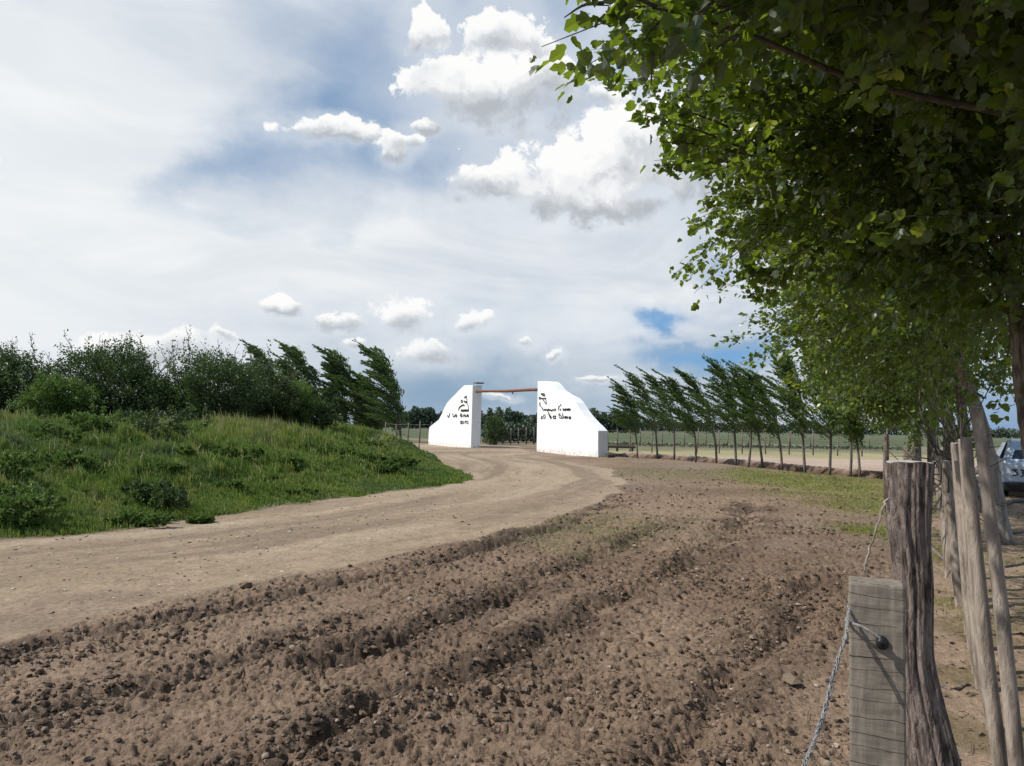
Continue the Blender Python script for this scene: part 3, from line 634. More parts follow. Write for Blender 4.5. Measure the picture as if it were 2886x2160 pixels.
SPEC = [  # pixel base, pixel top, sweep, branches, label
 ((1795, 1292), 1062, 1.0, 26, 'smallest wind-bent young poplar, standing next to the nearer white gate wall', .08),
 ((1854, 1293), 1030, 1.0, 26, 'young poplar with one long bare whip, second in the row from the gate wall', .12),
 ((1902, 1299), 1036, 1.0, 26, 'young poplar with a low ragged crown on a thin stem, third from the gate wall', .10),
 ((1960, 1306), 1040, 1.0, 30, 'young poplar leaning hard with a split feathery top, fourth from the gate wall', .13),
 ((2018, 1308), 1022, 1.0, 26, 'slim wind-bent poplar with a narrow curved crown, fifth from the gate wall', .14),
 ((2075, 1314), 1000, .9, 34, 'tall wind-bent poplar with a dark straight stem, sixth from the gate wall', .06),
 ((2130, 1318), 1020, .8, 38, 'young poplar whose trunk forks into two pale legs at the ground', .05),
 ((2201, 1324), 1012, .95, 32, 'young poplar with a long arching right edge, eighth trunk from the gate wall', .13),
 ((2270, 1330), 965, .55, 44, 'bushy young poplar with a bright tip, ninth trunk from the gate wall', .08),
 ((2344, 1338), 980, .45, 44, 'full crowned young poplar on a dark straight trunk, tenth from the gate wall', .04),
 ((2396, 1342), 1010, .45, 34, 'young tree with a thin pale trunk beside a crooked darker one', .03),
 ((2419, 1343), 1040, .4, 32, 'young tree with a thin crooked trunk, last in the row before the posts', .02)]
for i, (bp, top, sw, nb, lab, ln) in enumerate(SPEC):
    q = at(*bp); H = (bp[1]-top)/F*q[1]*.90; q[2] = hz(q[0], q[1])[0]-.03
    swept(q, H, -ln*1.75-.05*sw, int(nb*1.6), 2.3, 40+i, lab, 'wind-bent young poplars in a row', .10, .30, sw, 1.15, 'young_poplar', i == 6, 170)
LSP = [((795, 1236), 958, 34, 'wind-bent poplar with two whippy tips, leftmost of the swept group', .10), ((850, 1238), 1000, 30, 'lower wind-bent poplar with ragged crown behind the grass bank', .06), ((905, 1239), 950, 36, 'bushy wind-bent poplar with a bare curved leader behind the bank', .13),
       ((968, 1240), 1000, 36, 'broad dark wind-bent poplar in the middle of the swept group', .04), ((1030, 1241), 968, 34, 'slim wind-bent poplar with a single arching leader', .16), ((1075, 1242), 1040, 34, 'low bushy poplar leaning left under the tallest one', .12), ((1128, 1246), 956, 40, 'tallest wind-bent poplar, nearest the farther gate wall', .12)]
for i, (bp, top, nb, lab, ln) in enumerate(LSP):
    q = at(*bp); H = (bp[1]-top)/F*q[1]*.90
    swept(q, H, -ln*2.0-.06, int(nb*1.7), 2.3, 140+i, lab, 'wind-bent poplars left of the gate', .26, .08, 1.0, 1.3, 'windswept_tree', False, 180)

def bush(base, w, dpt, H, seed, label, n, leafsize, mat='bush', name='bush', group=None, shoots=8, core=None, cat='bush'):
    r = np.random.default_rng(seed); base = np.asarray(base, float)
    root = empty(name, base, label, cat, group) if core is None else core
    st = MB(); cr = MB()
    nc = max(20, n//45); ph = r.random(6)*6
    # clumps of leafy sprays filling a lumpy dome
    u = unit(r.normal(size=(nc, 3))); rad = r.random((nc, 1))**.33
    lum = .82+.16*np.sin(u[:, :1]*4+ph[0])*np.cos(u[:, 1:2]*3+ph[1])+.16*np.sin(u[:, 2:3]*5+u[:, :1]*3+ph[2])
    Cc = u*rad*lum*np.array((w/2, dpt/2, H*.52))+np.array((0, 0, H*.5)); Cc[:, 2] = np.maximum(Cc[:, 2], .06*H)
    if cat == 'shrub':     # several low cushions grown together
        kk = r.integers(0, 5, nc); off = r.normal(size=(5, 2))*np.array((w*.26, dpt*.22)); scl = .45+.45*r.random(5); Cc = Cc*scl[kk][:, None]; Cc[:, :2] += off[kk]
    od = unit(u+np.array((-.15, 0, .55)))
    per = n//nc
    ln = .15*H*(.6+.8*r.random((nc, 1)))
    q = r.random((nc, per, 1)); C = Cc[:, None]+od[:, None]*q*ln[:, None]+r.normal(size=(nc, per, 3))*.05*H*(1.1-.6*q)
    tint = np.clip(.3+.25*np.repeat(r.normal(size=nc)*.6, per)+.3*r.random(nc*per), 0, 1)
    leaves(cr, C.reshape(-1, 3), np.repeat(od, per, 0), leafsize, r, 'diamond', tint, .9)
    for k in range(shoots):
        p = np.array((r.normal()*w*.28, r.normal()*dpt*.2, H*.8)); d = unit(np.array((r.normal()*.25-.1, r.normal()*.2, 1.))); l = H*(.2+.24*r.random())
        P = np.array([p+d*l*s+np.array((-.06*s*s*H*r.random(), 0, 0)) for s in np.linspace(0, 1, 5)]); P = np.vstack([[(0, 0, .02*H)], [p*np.array((.5, .5, .55))], P]); st.tube(P, np.linspace(.006, .002, 7)*H, 4)
        m = 16+int(18*r.random()); q = r.random((m, 1)); leaves(cr, p+d*l*q+r.normal(size=(m, 3))*.016*H, np.repeat(d[None], m, 0), leafsize, r, 'diamond', .2+.6*r.random(m), .7)
    for k in range(7):
        e = np.array((r.normal()*w*.25, r.normal()*dpt*.2, H*(.6+.3*r.random()))); P = curve([(e[0]*.1, e[1]*.1, -.05), (e[0]*.4, e[1]*.4, e[2]*.45), e], 7); st.tube(P, np.linspace(.013, .004, 7)*H, 5)
    st.build('stem', M['twig'], root, True); cr.build('foliage', M[mat], root, fl=True)
    return root
BU = [  # px centre, px top, px width, depth metres
 (-150, 985, 230, 27, 'dark bush cut by the left edge of the picture', 20), (30, 1000, 230, 28.5, 'dark rounded bush at the left edge behind the grass bank', 14), (165, 1055, 190, 26.5, 'lower lighter green bush in front between two taller bushes', 5), (315, 968, 290, 28.5, 'tall bush with a long upright shoot, second from the left', 14),
 (450, 1075, 170, 29, 'low bush filling the dip between the two tall bushes', 5), (600, 1000, 300, 28.5, 'wide dark bush with many spiky shoots in the middle of the hedge', 26), (735, 1020, 170, 30, 'rounded bush right of the spiky wide bush', 9), (810, 1065, 150, 31, 'lighter bush at the right end of the hedge by the swept poplars', 7),
 (880, 1120, 150, 32, 'small low bush below the swept poplars', 4), (225, 1120, 260, 27.5, 'dark low bush under the tall shoot', 3), (690, 1130, 330, 30.5, 'dark low undershrub along the hedge foot', 4)]
for i, (px, top, w, Y, lab, sh) in enumerate(BU):
    q = pt(px, 1190, Y); z = hz(q[0], q[1])[0]; t = pt(px, top, Y)[2]; q[2] = z-.05; ww = w/F*Y
    bush(q, ww*1.12, ww*.85, (t-z)*1.0, 200+i, lab, int(20000*ww*(t-z)/7), .075, 'weed' if i in (2, 7) else 'bush', 'bush', 'bushes behind the bank', sh)
sh0 = [(300, 1215, 0), ]
WE = [  # low weed shrubs on the bank: px, py(base), px width, depth scale
 (415, 1425, 170, .55, 'dark green low shrub on the bank close to the dirt road'), (70, 1470, 190, .75, 'leafy blue green shrub at the lower left edge of the picture'), (60, 1490, 130, .5, 'pale leafy weed low at the left beside the road'),
 (215, 1330, 100, .8, 'dark weed clump low on the bank at the left'), (20, 1350, 120, .9, 'dark weed clump at the left edge of the bank'), (400, 1240, 150, .8, 'dark tufted shrub on the bank under the wide bush'), (640, 1300, 90, .5, 'dark weed with pale stalks in the middle of the bank'), (820, 1330, 60, .5, 'small dark weed at mid bank'),
 (1060, 1330, 80, .45, 'dark weed near the nose of the bank'), (960, 1290, 60, .6, 'blue green weed below the swept poplars'), (650, 1385, 60, .5, 'brownish weed close to the road edge'), (820, 1395, 50, .4, 'small weed tuft by the road edge'), (240, 1240, 130, .8, 'spreading green shrub on the crest of the bank'), (120, 1260, 120, .7, 'dark spreading shrub high on the bank at the left'), (560, 1475, 60, .35, 'low weed at the very edge of the road')]
rw = np.random.default_rng(404)
for k in range(22):
    x_ = rw.uniform(0, 1150); y_ = rw.uniform(1235, 1235+(250 if x_ < 500 else 170 if x_ < 900 else 110)); WE.append((x_, y_, rw.uniform(35, 95)*(1.2 if x_ < 500 else .8), rw.uniform(.35, .7), 'small leafy weed growing among the grass of the bank'))
for i, (px, py, w, hs, lab) in enumerate(WE):
    lo, hi = 8.0, 40.0; q = np.zeros(3)
    # march along the view ray to the terrain
    d = np.array(ray(px, py)); ys = np.linspace(9, 45, 400); X = d[0]*ys/d[1]; Z = CAMH+d[2]*ys/d[1]; hh = height(X, ys, False)[0]; k = np.argmax(hh >= Z) if (hh >= Z).any() else 150
    q = np.array((X[k], ys[k], hh[k])); ww = w/F*ys[k]
    bush(q, ww*1.25, ww*1.0, ww*hs*.85, 300+i, lab, int(2600+1700*ww), .05, 'bush' if i in (0, 5) else 'weed', 'weed_shrub', 'weeds on the grassy bank', 0, None, 'shrub')
# small round bush inside the gate opening
q = at(1362, 1256)+np.array((.9, 4.0, 0)); bush(q, 1.8, 1.8, 2.5, 77, 'round dark bush growing against the farther gate wall', 5000, .11, 'bush', 'gate_bush', None, 3)

# ---- big poplars over the fence, their crowns reaching across the picture
def poplar(a, s, H, top, cents, nl, leafsize, kind, seed, label, trunk_r, bottom, limbs=14, spread=.6, extra=(), sprays=(), bark='bark'):
    r = np.random.default_rng(seed); b0 = row(a, s, 0.0); b0[2] = hz(b0[0], b0[1])[0]-.05
    root = empty('poplar_tree', b0, label, 'tree', 'poplars in a row along the right hand fence')
    tk = MB(); br = MB(); cr = MB()
    P = curve([(0, 0, 0)]+[tuple(x) for x in top], 24); tt = np.linspace(0, 1, 24)
    tk.tube(P, trunk_r*(1.15*(1-tt)**.75+.12+.25*np.exp(-tt*16)), 14, rough=.14, rnd=r)
    tot = sum(c[3]*c[4]*c[5] for c in cents)
    for (ca, cs, cz, ra, rs, rz) in cents:
        n = int(nl*ra*rs*rz/tot); per = 58; nc = max(8, n//per)
        u = unit(r.normal(size=(nc, 3))); rad = r.random((nc, 1))**.42
        lum = .82+.20*np.sin(u[:, :1]*6+seed)*np.cos(u[:, 1:2]*5+seed*2)+.18*np.sin(u[:, 2:3]*8+u[:, :1]*5)
        e = u*rad*lum*np.array((rs, ra, rz)); ok = e[:, 2]+cz > bottom-.3*r.random(nc); e = e[ok]; u = u[ok]; nc = len(e)
        loc = W*e[:, 1:2]+R*e[:, :1]+np.array((0, 0, 1.))*e[:, 2:3]
        C0 = row(ca, cs, cz)+loc-b0; od = unit(W*u[:, 1:2]+R*u[:, :1]+np.array((0, 0, 1.))*u[:, 2:3]+np.array((-.45, 0, .12))); l = spread*(.6+1.1*r.random((nc, 1))**1.5)
        keep = np.linalg.norm((C0+b0)-np.array((0, 0, CAMH)), axis=1) > 2.7; C0 = C0[keep]; od = od[keep]; l = l[keep]; nc = len(C0)
        q = r.random((nc, per, 1)); Cl = C0[:, None]+od[:, None]*q*l[:, None]+r.normal(size=(nc, per, 3))*leafsize*1.35*(1.25-.75*q)
        Cl[..., 2] -= .06*q[..., 0]**2
        tn = np.clip(.32+.2*np.repeat(r.normal(size=nc), per)*.6+.35*(r.random(nc*per)-.3), 0, .93); tn = np.where(r.random(nc*per) < .05, .97, tn)
        leaves(cr, Cl.reshape(-1, 3), np.repeat(od, per, 0)*.7+np.array((-.2, 0, -.25)), leafsize, r, kind, tn, .75)
        for i in range(nc):
            br.tube([C0[i]-od[i]*l[i]*.3, C0[i]+od[i]*l[i]*.5+np.array((0, 0, .02)), C0[i]+od[i]*l[i]], [.006, .004, .002], 3, cap=False)
        for i in r.permutation(nc)[:limbs]:
            k = int(r.uniform(18, 23)); p = P[k]; e = C0[i]; m_ = (p+e)/2+np.array((0, 0, .14*np.linalg.norm(e-p)))+r.normal(size=3)*.12; Q = curve([p, m_, e], 9); br.tube(Q, np.linspace(.018, .005, 9), 6)
    for A_, B_, n_ in sprays:
        A_, B_ = np.asarray(A_)-b0, np.asarray(B_)-b0; q = r.random((n_, 1))**.8; Cl = A_+(B_-A_)*q+r.normal(size=(n_, 3))*leafsize*.75*(1.25-.7*q); Q = curve([A_, (A_+B_)/2+np.array((0, 0, .02)), B_], 8); br.tube(Q, np.linspace(.009, .002, 8), 5)
        leaves(cr, Cl, np.repeat(unit(B_-A_)[None], n_, 0)*.6+np.array((-.2, 0, -.5)), leafsize, r, kind, np.clip(.35+.5*r.random(n_), 0, .97), .6)
    for Q, r0, r1 in extra:
        Q = curve(np.asarray(Q)-b0, 10); br.tube(Q, np.linspace(r0, r1, 10), 6)
    tk.build('trunk', M[bark], root, True); br.build('branches', M['twig'], root, True); cr.build('crown', M['poplar'], root, fl=True)
    return root
def px_row(px, py, Y): return pt(px, py, Y)
def tops(base_as, pts):      # trunk points given as photo pixels at the trunk's own distance
    b0 = row(*base_as); Y = b0[1]
    return [pt(x, y, Y)-np.array((b0[0], b0[1], 0)) for x, y in pts]
SPR = [(pt(2000, 60, 2.9), pt(1690, 15, 2.7), 34), (pt(1900, 30, 2.8), pt(1790, 150, 2.7), 16), (pt(1960, 60, 2.8), pt(1870, 150, 2.75), 26), (pt(2080, 100, 2.8), pt(1980, 190, 2.75), 26), (pt(1840, 150, 2.72), pt(1835, 240, 2.7), 3), (pt(1850, 20, 2.7), pt(1640, -40, 2.6), 20),
       (pt(2000, 10, 2.7), pt(1930, 110, 2.6), 20), (pt(1700, 10, 2.68), pt(1590, 50, 2.62), 2)]
SPR2 = [(pt(2100, 420, 4.4), pt(1785, 318, 4.1), 60), (pt(2100, 380, 4.4), pt(1840, 290, 4.1), 40), (pt(2120, 440, 4.4), pt(1860, 400, 4.2), 40), (pt(2180, 300, 4.4), pt(1975, 270, 4.1), 50), (pt(2180, 480, 4.8), pt(1960, 480, 4.6), 60), (pt(2250, 640, 6), pt(2030, 640, 5.8), 60), (pt(2240, 580, 6), pt(2060, 560, 5.8), 40), (pt(2260, 780, 6.6), pt(2090, 770, 6.3), 70)]
poplar(2.6, 1.75, 7.0, [(0, 0, 1.5), (-.3, .1, 3.5), (-.8, .2, 6.6)],
       [(3.0, .85, 3.95, 1.7, 1.75, 1.35), (4.2, .3, 4.5, 1.6, 1.6, 1.4), (3.3, -.45, 3.5, .7, .65, .42), (2.6, .2, 4.4, 1.5, 1.6, 1.1), (3.6, .9, 3.3, 1.0, .8, .6)], 60000, .057, 'lobed', 11,
       'nearest poplar, its dark lobed leaves overhanging the top right of the view', .15, 2.45, 5, .42,
       [([pt(2886, 330, 3.6), pt(2440, 235, 3.4), pt(2130, 105, 3.1), pt(1900, 40, 2.9)], .018, .006)], SPR)
poplar(6.9, 1.1, 8.0, tops((6.9, 1.1), [(2998, 1500), (2932, 1260), (2896, 1100), (2868, 900), (2810, 500)]),
       [(6.6, .35, 4.2, 2.0, 1.75, 1.9), (7.0, -.70, 3.9, 1.2, .9, .9), (7.2, .4, 5.2, 2.2, 2.3, 1.5), (5.6, -.4, 4.2, 1.1, .85, .9), (6.3, .95, 3.1, 1.3, .8, .8)], 62000, .058, 'lobed', 12,
       'poplar with thick rough bark trunk at the right edge, beside the parked car', .12, 2.5, 4, .62, (), SPR2)
poplar(13.1, 1.45, 8.0, tops((13.1, 1.45), [(2802, 1420), (2783, 1280), (2752, 1150), (2700, 1000), (2650, 800)]),
       [(12.5, .6, 4.0, 2.5, 2.1, 2.1), (11.0, -.6, 4.0, 1.6, 1.05, 1.3), (13, -.3, 5.4, 2.4, 2.0, 1.5), (12, -.7, 3.1, 1.4, .9, .8)], 38000, .078, 'diamond', 13,
       'poplar with smooth grey leaning trunk behind the debarked poles', .135, 2.75, 4, .7, (), (), 'smoothbark')
poplar(18.2, 1.7, 8.0, tops((18.2, 1.7), [(2728, 1350), (2722, 1250), (2705, 1100), (2680, 900)]),
       [(17.5, .4, 4.1, 2.8, 2.2, 2.3), (17, -.7, 3.5, 1.9, 1.1, 1.4), (18, -.4, 5.6, 2.6, 2.1, 1.5)], 30000, .09, 'diamond', 14,
       'poplar with dark brown trunk hidden in shade behind the leaning grey trunk', .15, 1.5, 4, .5)
poplar(24, 1.5, 8.0, [(0, 0, 2), (-.3, 0, 5), (-.8, 0, 7.6)], [(23.2, .4, 4.1, 3.0, 2.3, 2.4), (23, -.7, 3.2, 1.8, 1.0, 1.5)], 36000, .10, 'diamond', 15, 'poplar with sunlit yellow green lower leaves, fifth along the fence', .13, 1.4, 4, .5)
poplar(30.5, 1.4, 7.8, [(0, 0, 2), (-.3, 0, 5), (-.8, 0, 7.4)], [(29.5, .6, 4.0, 3.0, 2.0, 2.5)], 27000, .12, 'diamond', 16, 'poplar sixth along the fence, its crown low over the wooden post', .13, 1.4, 4, .55)
poplar(38, 1.2, 7.5, [(0, 0, 2), (-.3, 0, 5), (-.8, 0, 7.2)], [(37, .8, 3.9, 3.2, 1.9, 2.4)], 17000, .14, 'diamond', 17, 'poplar at the far end of the fence row next to the young trees', .13, 1.5, 12, .55)

# ------------------------------------------------------------------ fence at the right: posts, poles, rope
def rough_post(name, P, rad, mat, label, seed, seg=44, top_mat=None, cat='post', amp=.10):
    r = np.random.default_rng(seed); P = np.asarray(P, float); b0 = P[0].copy(); n = 120; Q = curve(P-b0, n); T = np.linspace(0, 1, n)
    rr = np.interp(T, np.linspace(0, 1, len(rad)), rad); a = np.arange(seg)*2*pi/seg
    A, Z = np.meshgrid(a, Q[:, 2]); ci, si = np.cos(A), np.sin(A)
    def cyl(fx, fz, sd): return fbm(ci*fx+7, si*fx+Z*fz, 1.0, 4, sd)*.5+fbm(si*fx-3, ci*fx+Z*fz*1.1, 1.0, 4, sd+5)*.5
    g = cyl(1.1, .6, seed)*.10+cyl(6.5, 1.3, seed+9)*amp*.9+cyl(13, 2.2, seed+29)*amp*.5-1.1*amp*sstep(.10, .32, cyl(4.2, .45, seed+19)); g[-1] *= .3
    rad2 = rr[:, None]*(1+g)
    V = np.stack([Q[:, :1]+rad2*ci, Q[:, 1:2]+rad2*si, np.repeat(Q[:, 2:3], seg, 1)+.0*A], -1)
    V[-1, :, 2] += rr[-1]*(.035*np.sin(a*2+seed)+.02*np.sin(a*7))
    i = np.arange(n-1)[:, None]*seg; j = np.arange(seg)[None]; k = (j+1) % seg; q = np.stack([i+j, i+k, i+seg+k, i+seg+j], -1).reshape(-1, 4)
    root = empty(name, b0, label, cat)
    mk('shaft', V.reshape(-1, 3), q, mat, root, True)
    top = V[-1]; c_ = top.mean(0)+np.array((0, 0, .004)); inner = c_+(top-c_)*.55+np.array((0, 0, .002)); jj = np.arange(seg); kk = (jj+1) % seg
    mk('sawn_top', np.vstack([top+np.array((0, 0, .0005)), inner, c_]), [np.stack([jj, kk, kk+seg, jj+seg], 1), np.stack([jj+seg, kk+seg, np.full(seg, 2*seg)], 1)], top_mat or M['grey_wood'], root, False)
    return root
D0 = 2.6
M['oldpost'] = bark_mat('old_post_wood', (.07, .052, .044), (.34, .27, .23), (.21, .17, .155), 24)
M['endgrain'] = simple('sawn_end', (.36, .33, .31), (.5, .47, .45), 30, .9, .3)
pb = [pt(2690, 2560, D0), pt(2650, 2250, D0), pt(2612, 2050, D0), pt(2578, 1850, D0), pt(2576, 1650, D0), pt(2562, 1480, D0), pt(2563, 1303, D0)]
k_ = D0/F/.9
rough_post('tree_trunk_post', pb, [84*k_, 68*k_, 56*k_, 45*k_, 45*k_, 51*k_, 57*k_], M['oldpost'], 'old rough trunk used as fence post, cracked bark and sawn flat top', 5, 120, M['endgrain'], amp=.13)
# squared timber with the insulator
Y1 = 1.72; c0 = pt(2470, 1648, Y1); zt = c0[2]
ang = -math.atan2(c0[0], c0[1]); RM = Matrix.Rotation(ang+math.radians(2), 3, 'Z')
root = empty('timber_post', (c0[0], c0[1], 0), 'squared grey timber post with a black insulator, in front of the rough trunk post', 'post')
def timber_mat():
    m, nt, p, o = material('sawn_timber'); v = objpos(nt)
    s = nt.new('ShaderNodeSeparateXYZ'); nt.L.new(v, s.inputs[0])
    wob = nt.noise(v, 7, 3, .5)
    zz = nt.m('ADD', nt.m('MULTIPLY', s.outputs[2], 30.0), nt.m('MULTIPLY', wob, 1.0)); zz = nt.m('ADD', zz, nt.m('MULTIPLY', s.outputs[0], 2.2))
    cell = nt.m('FLOOR', zz); fr = nt.m('FRACT', nt.m('ADD', zz, nt.m('MULTIPLY', nt.noise(nt.vm('MULTIPLY', v, (0, 0, 1)), 15, 2), 1.6)))
    line = nt.m('MULTIPLY', nt.rng(fr, .05, .0), nt.rng(nt.noise(v, 6, 3), .3, .5))
    f = nt.noise(nt.vm('MULTIPLY', v, (3, 3, 18)), 4, 6, .6); f2 = nt.noise(nt.vm('MULTIPLY', v, (60, 60, 1.5)), 1, 4, .6)
    c = nt.mix(nt.rng(f, .3, .7), (.165, .14, .11), (.245, .21, .165)); c = nt.mix(nt.rng(f2, .4, .75), c, (.29, .25, .2)); c = nt.mix(nt.m('MULTIPLY', line, .8), c, (.05, .038, .03))
    nt.put(p.inputs['Base Color'], c); p.inputs['Roughness'].default_value = .85; p.inputs['Specular IOR Level'].default_value = .2
    bump(nt, p, nt.m('SUBTRACT', nt.m('MULTIPLY', f, .4), line), .6, .006)
    return m
M['timber'] = timber_mat()
hw = 71.5/F*Y1*.985; b = MB(); MM = np.array(RM)
b.box(MM@np.array((0, .045, (zt-.02)/2)), (hw, .045, (zt+.02)/2), RM); t_ = b.build('timber', M['timber'], root); bevel(t_, .005, 2)
sm = t_.modifiers.new('fine', 'SUBSURF'); sm.subdivision_type = 'SIMPLE'; sm.levels = 6; sm.render_levels = 6
tx = bpy.data.textures.new('weathering', 'CLOUDS'); tx.noise_scale = .05; tx.noise_depth = 4
dm_ = t_.modifiers.new('worn', 'DISPLACE'); dm_.texture = tx; dm_.strength = .007; dm_.mid_level = .5; dm_.texture_coords = 'LOCAL'
kp = pt(2485, 1806, Y1)-np.array((c0[0], c0[1], 0)); fn = MM@np.array((0, -1, 0)); kp = kp-fn*(kp@fn)*1.0
b = MB(); b.tube([kp, kp+fn*.030], .0055, 10); b.tube([kp+fn*.018, kp+fn*.021, kp+fn*.027, kp+fn*.030], [.009, .0125, .0125, .008], 18); b.tube([kp, kp+fn*.006], .012, 16)
b.build('insulator', M['black'], root, True)
e0 = MM@np.array((-hw-.004, .0, 0)); e0[2] = pt(2398, 1757, Y1)[2]
b = MB(); b.tube(curve([kp+fn*.022+np.array((.004, 0, .004)), kp+fn*.026+(e0-kp)*.5+np.array((0, 0, .012)), e0+fn*.010, e0+fn*-.03], 14), .0032, 6); b.build('wire_loop', M['rope'], root, True)
# frayed rope running from the timber towards the viewer
b = MB(); rr = np.random.default_rng(8)
Q = curve([pt(2396, 1690, 1.76), pt(2383, 1790, 1.69), pt(2352, 1890, 1.6), pt(2322, 2010, 1.50), pt(2290, 2100, 1.42), pt(2262, 2170, 1.36), pt(2200, 2400, 1.22)], 60)
for k in range(5):
    ph = k*2*pi/5; t = np.linspace(0, 60, 60); off = np.stack([np.cos(t*1.1+ph), np.sin(t*1.1+ph), np.sin(t*1.3+ph)], 1)*.0024; b.tube(Q+off+rr.normal(size=(60, 3))*.0012, .0014, 5)
for k in range(70):
    p = Q[rr.integers(60)]; d = unit(rr.normal(size=3)); b.tube([p, p+d*.010, p+d*.017+np.array((0, 0, -.004))], [.0007, .0006, .0004], 3)
tag(b.build('frayed_rope', M['rope'], smooth=True), 'frayed whitish rope running down from the timber post', 'rope')
b = MB(); Q = curve([pt(2502, 1405, 2.5), pt(2489, 1425, 2.48), pt(2476, 1470, 2.46), pt(2462, 1520, 2.44), pt(2450, 1560, 2.43), pt(2438, 1600, 2.42), pt(2447, 1625, 2.42)], 22); b.tube(Q+np.random.default_rng(3).normal(size=(22, 3))*.002, .0036, 5); b.tube([Q[10], Q[10]+np.array((-.02, 0, .015))], .002, 4)
tag(b.build('dangling_wire', M['stake'], smooth=True), 'bent pale wire hanging from the rough trunk post', 'wire')
# debarked poles
PO = [((2684, 1633), (2640, 1300), 27, 'pale debarked pole farthest back beside the rough post'), ((2714, 1713), (2664, 1300), 27, 'debarked pole second from the back, with a knot near its top'), ((2746, 1832), (2703, 1288), 27, 'thin debarked pole in the middle of the leaning poles'),
      ((2702, 1668), (2676, 1310), 22, 'dark knotty pole squeezed between two pale debarked poles'), ((2738, 1790), (2694, 1330), 26, 'greyish split pole left of the thin middle pole'), ((2758, 1900), (2690, 1250), 24, 'slender dark pole leaning behind the smooth debarked one'), ((2706, 1690), (2650, 1270), 22, 'slim pale pole with its top in the low leaves'), ((2800, 2060), (2712, 1240), 26, 'slim greyish pole between the two thickest poles'),
      ((2772, 1946), (2704, 1300), 30, 'smooth debarked pole whose top disappears among dead twigs'), ((2838, 2290), (2722, 1235), 33, 'second debarked pole from the right, blotched with old bark'), ((2884, 2330), (2752, 1150), 34, 'longest smooth debarked pole, rightmost of the leaning poles')]
for i, (bt, tp, w, lab) in enumerate(PO):
    q = at(*bt); q[2] = hz(q[0], q[1])[0]-.04; t = pt(tp[0], tp[1], q[1]+.12*(i < 4)); md = (q+t)/2+np.array((.010*(-1)**i, 0, 0))
    ra = w/2/F*q[1]/.87
    o = rough_post('debarked_pole', [q, md, t], [ra*1.08, ra*.98, ra*.74], M['stake'], lab, 60+i, 20, M['endgrain'], 'pole', .035); o['group'] = 'debarked poles leaning by the fence'
b = MB(); rr = np.random.default_rng(21)
for k in range(80):
    p = pt(2680+rr.normal()*26, 1320+rr.normal()*50, 8.0+rr.normal()*.5); d = unit(np.array((rr.normal()*.5-.2, rr.normal()*.4, .5+rr.normal()*.8))); l = .25+.5*rr.random(); b.tube(curve([p, p+d*l*.5+rr.normal(size=3)*.04, p+d*l], 7), np.linspace(.009, .003, 7), 4)
tag(b.build('twig_tangle', M['twig'], smooth=True), 'tangle of dead twigs caught between the tops of the debarked poles', 'twigs', kind='stuff')
# small posts further along
def small_post(px, py0, py1, w, lab, mat='grey_wood', cap=False, seed=1):
    q = at(px, py0); t = pt(px, py1, q[1]); q[2] = hz(q[0], q[1])[0]-.05; ra = w/2/F*q[1]
    return rough_post('fence_post', [q, (q+t)/2, t], [ra*1.1, ra, ra*.9], M[mat], lab, seed, 16, M['grey_wood'], 'post', .05)
small_post(2497, 1350, 1224, 15, 'weathered fence post just behind and left of the rough trunk post', seed=81)
small_post(1181, 1291, 1252, 4, 'short dark stake at the road bend before the farther gate wall', seed=82)
o = rough_post('stump', [at(2570, 1335), at(2570, 1335)+np.array((0, 0, .4)), pt(2568, 1262, at(2570, 1335)[1])], [.3, .29, .26], M['bark'], 'dark stump-like post behind the sawn top of the rough post', 83, 24, M['grey_wood'], 'stump', .06)

def wire_fence(P0, P1, npost, h, name, label, rad=.05, nw=3, seed=0):
    P0 = np.asarray(P0, float); P1 = np.asarray(P1, float); rr = np.random.default_rng(seed); root = empty(name, P0, label, 'fence')
    for k in range(npost):
        p = (P1-P0)*k/(npost-1); z = hz(P0[0]+p[0], P0[1]+p[1])[0]-P0[2]; b = MB(); hh = h*(.9+.25*rr.random()); b.tube([p+np.array((0, 0, z-.1)), p+np.array((.04*rr.normal(), 0, z+hh))], [rad, rad*.85], 7); b.build('post', M['grey_wood'], root, True)
    for k in range(nw):
        z = h*(.3+.6*k/max(1, nw-1)); b = MB(); b.tube([(P1-P0)*t+np.array((0, 0, z-.03*math.sin(t*40))) for t in np.linspace(0, 1, npost*2)], .012, 4); b.build('wire', M['wire'], root)
    return root
wire_fence(at(1085, 1247), at(1215, 1250), 5, 1.75, 'wire_fence', 'thin post and wire fence between the bank and the farther gate wall', .06, 3, 1)
wire_fence(at(1365, 1256)+np.array((0, 6, 0)), at(1535, 1258)+np.array((0, 6, 0)), 8, 1.5, 'wire_fence', 'low post and wire fence seen through the gate opening', .07, 2, 2)
wire_fence(at(1715, 1272), at(2500, 1291), 13, 1.55, 'wire_fence', 'far wire fence with thin posts across the field behind the young trees', .045, 3, 3)
wire_fence(at(1740, 1258), at(2560, 1268), 15, 1.3, 'wire_fence', 'farthest wire fence along the dark weedy line in the field', .06, 1, 4)
b = MB(); p0 = at(1712, 1272); p1 = at(1790, 1273); b.tube([p0+np.array((0, 0, .32)), p1+np.array((0, 0, .3))], [.1, .09], 7); b.tube([p0+(p1-p0)*.35, p0+(p1-p0)*.35+np.array((0, 0, .34))], .08, 6); b.tube([p0+(p1-p0)*.9, p0+(p1-p0)*.9+np.array((0, 0, .34))], .08, 6); tag(b.build('low_rail', M['twig']), 'low dark log rail beside the nearer gate wall', 'rail')
q = at(1722, 1290); b = MB(); b.tube([q+np.array((-.2, 0, .1)), q+np.array((.2, .1, .12))], [.12, .13], 9, rough=.1, rnd=np.random.default_rng(1)); tag(b.build('log', M['twig']), 'short dark log lying at the foot of the nearer gate wall', 'log')

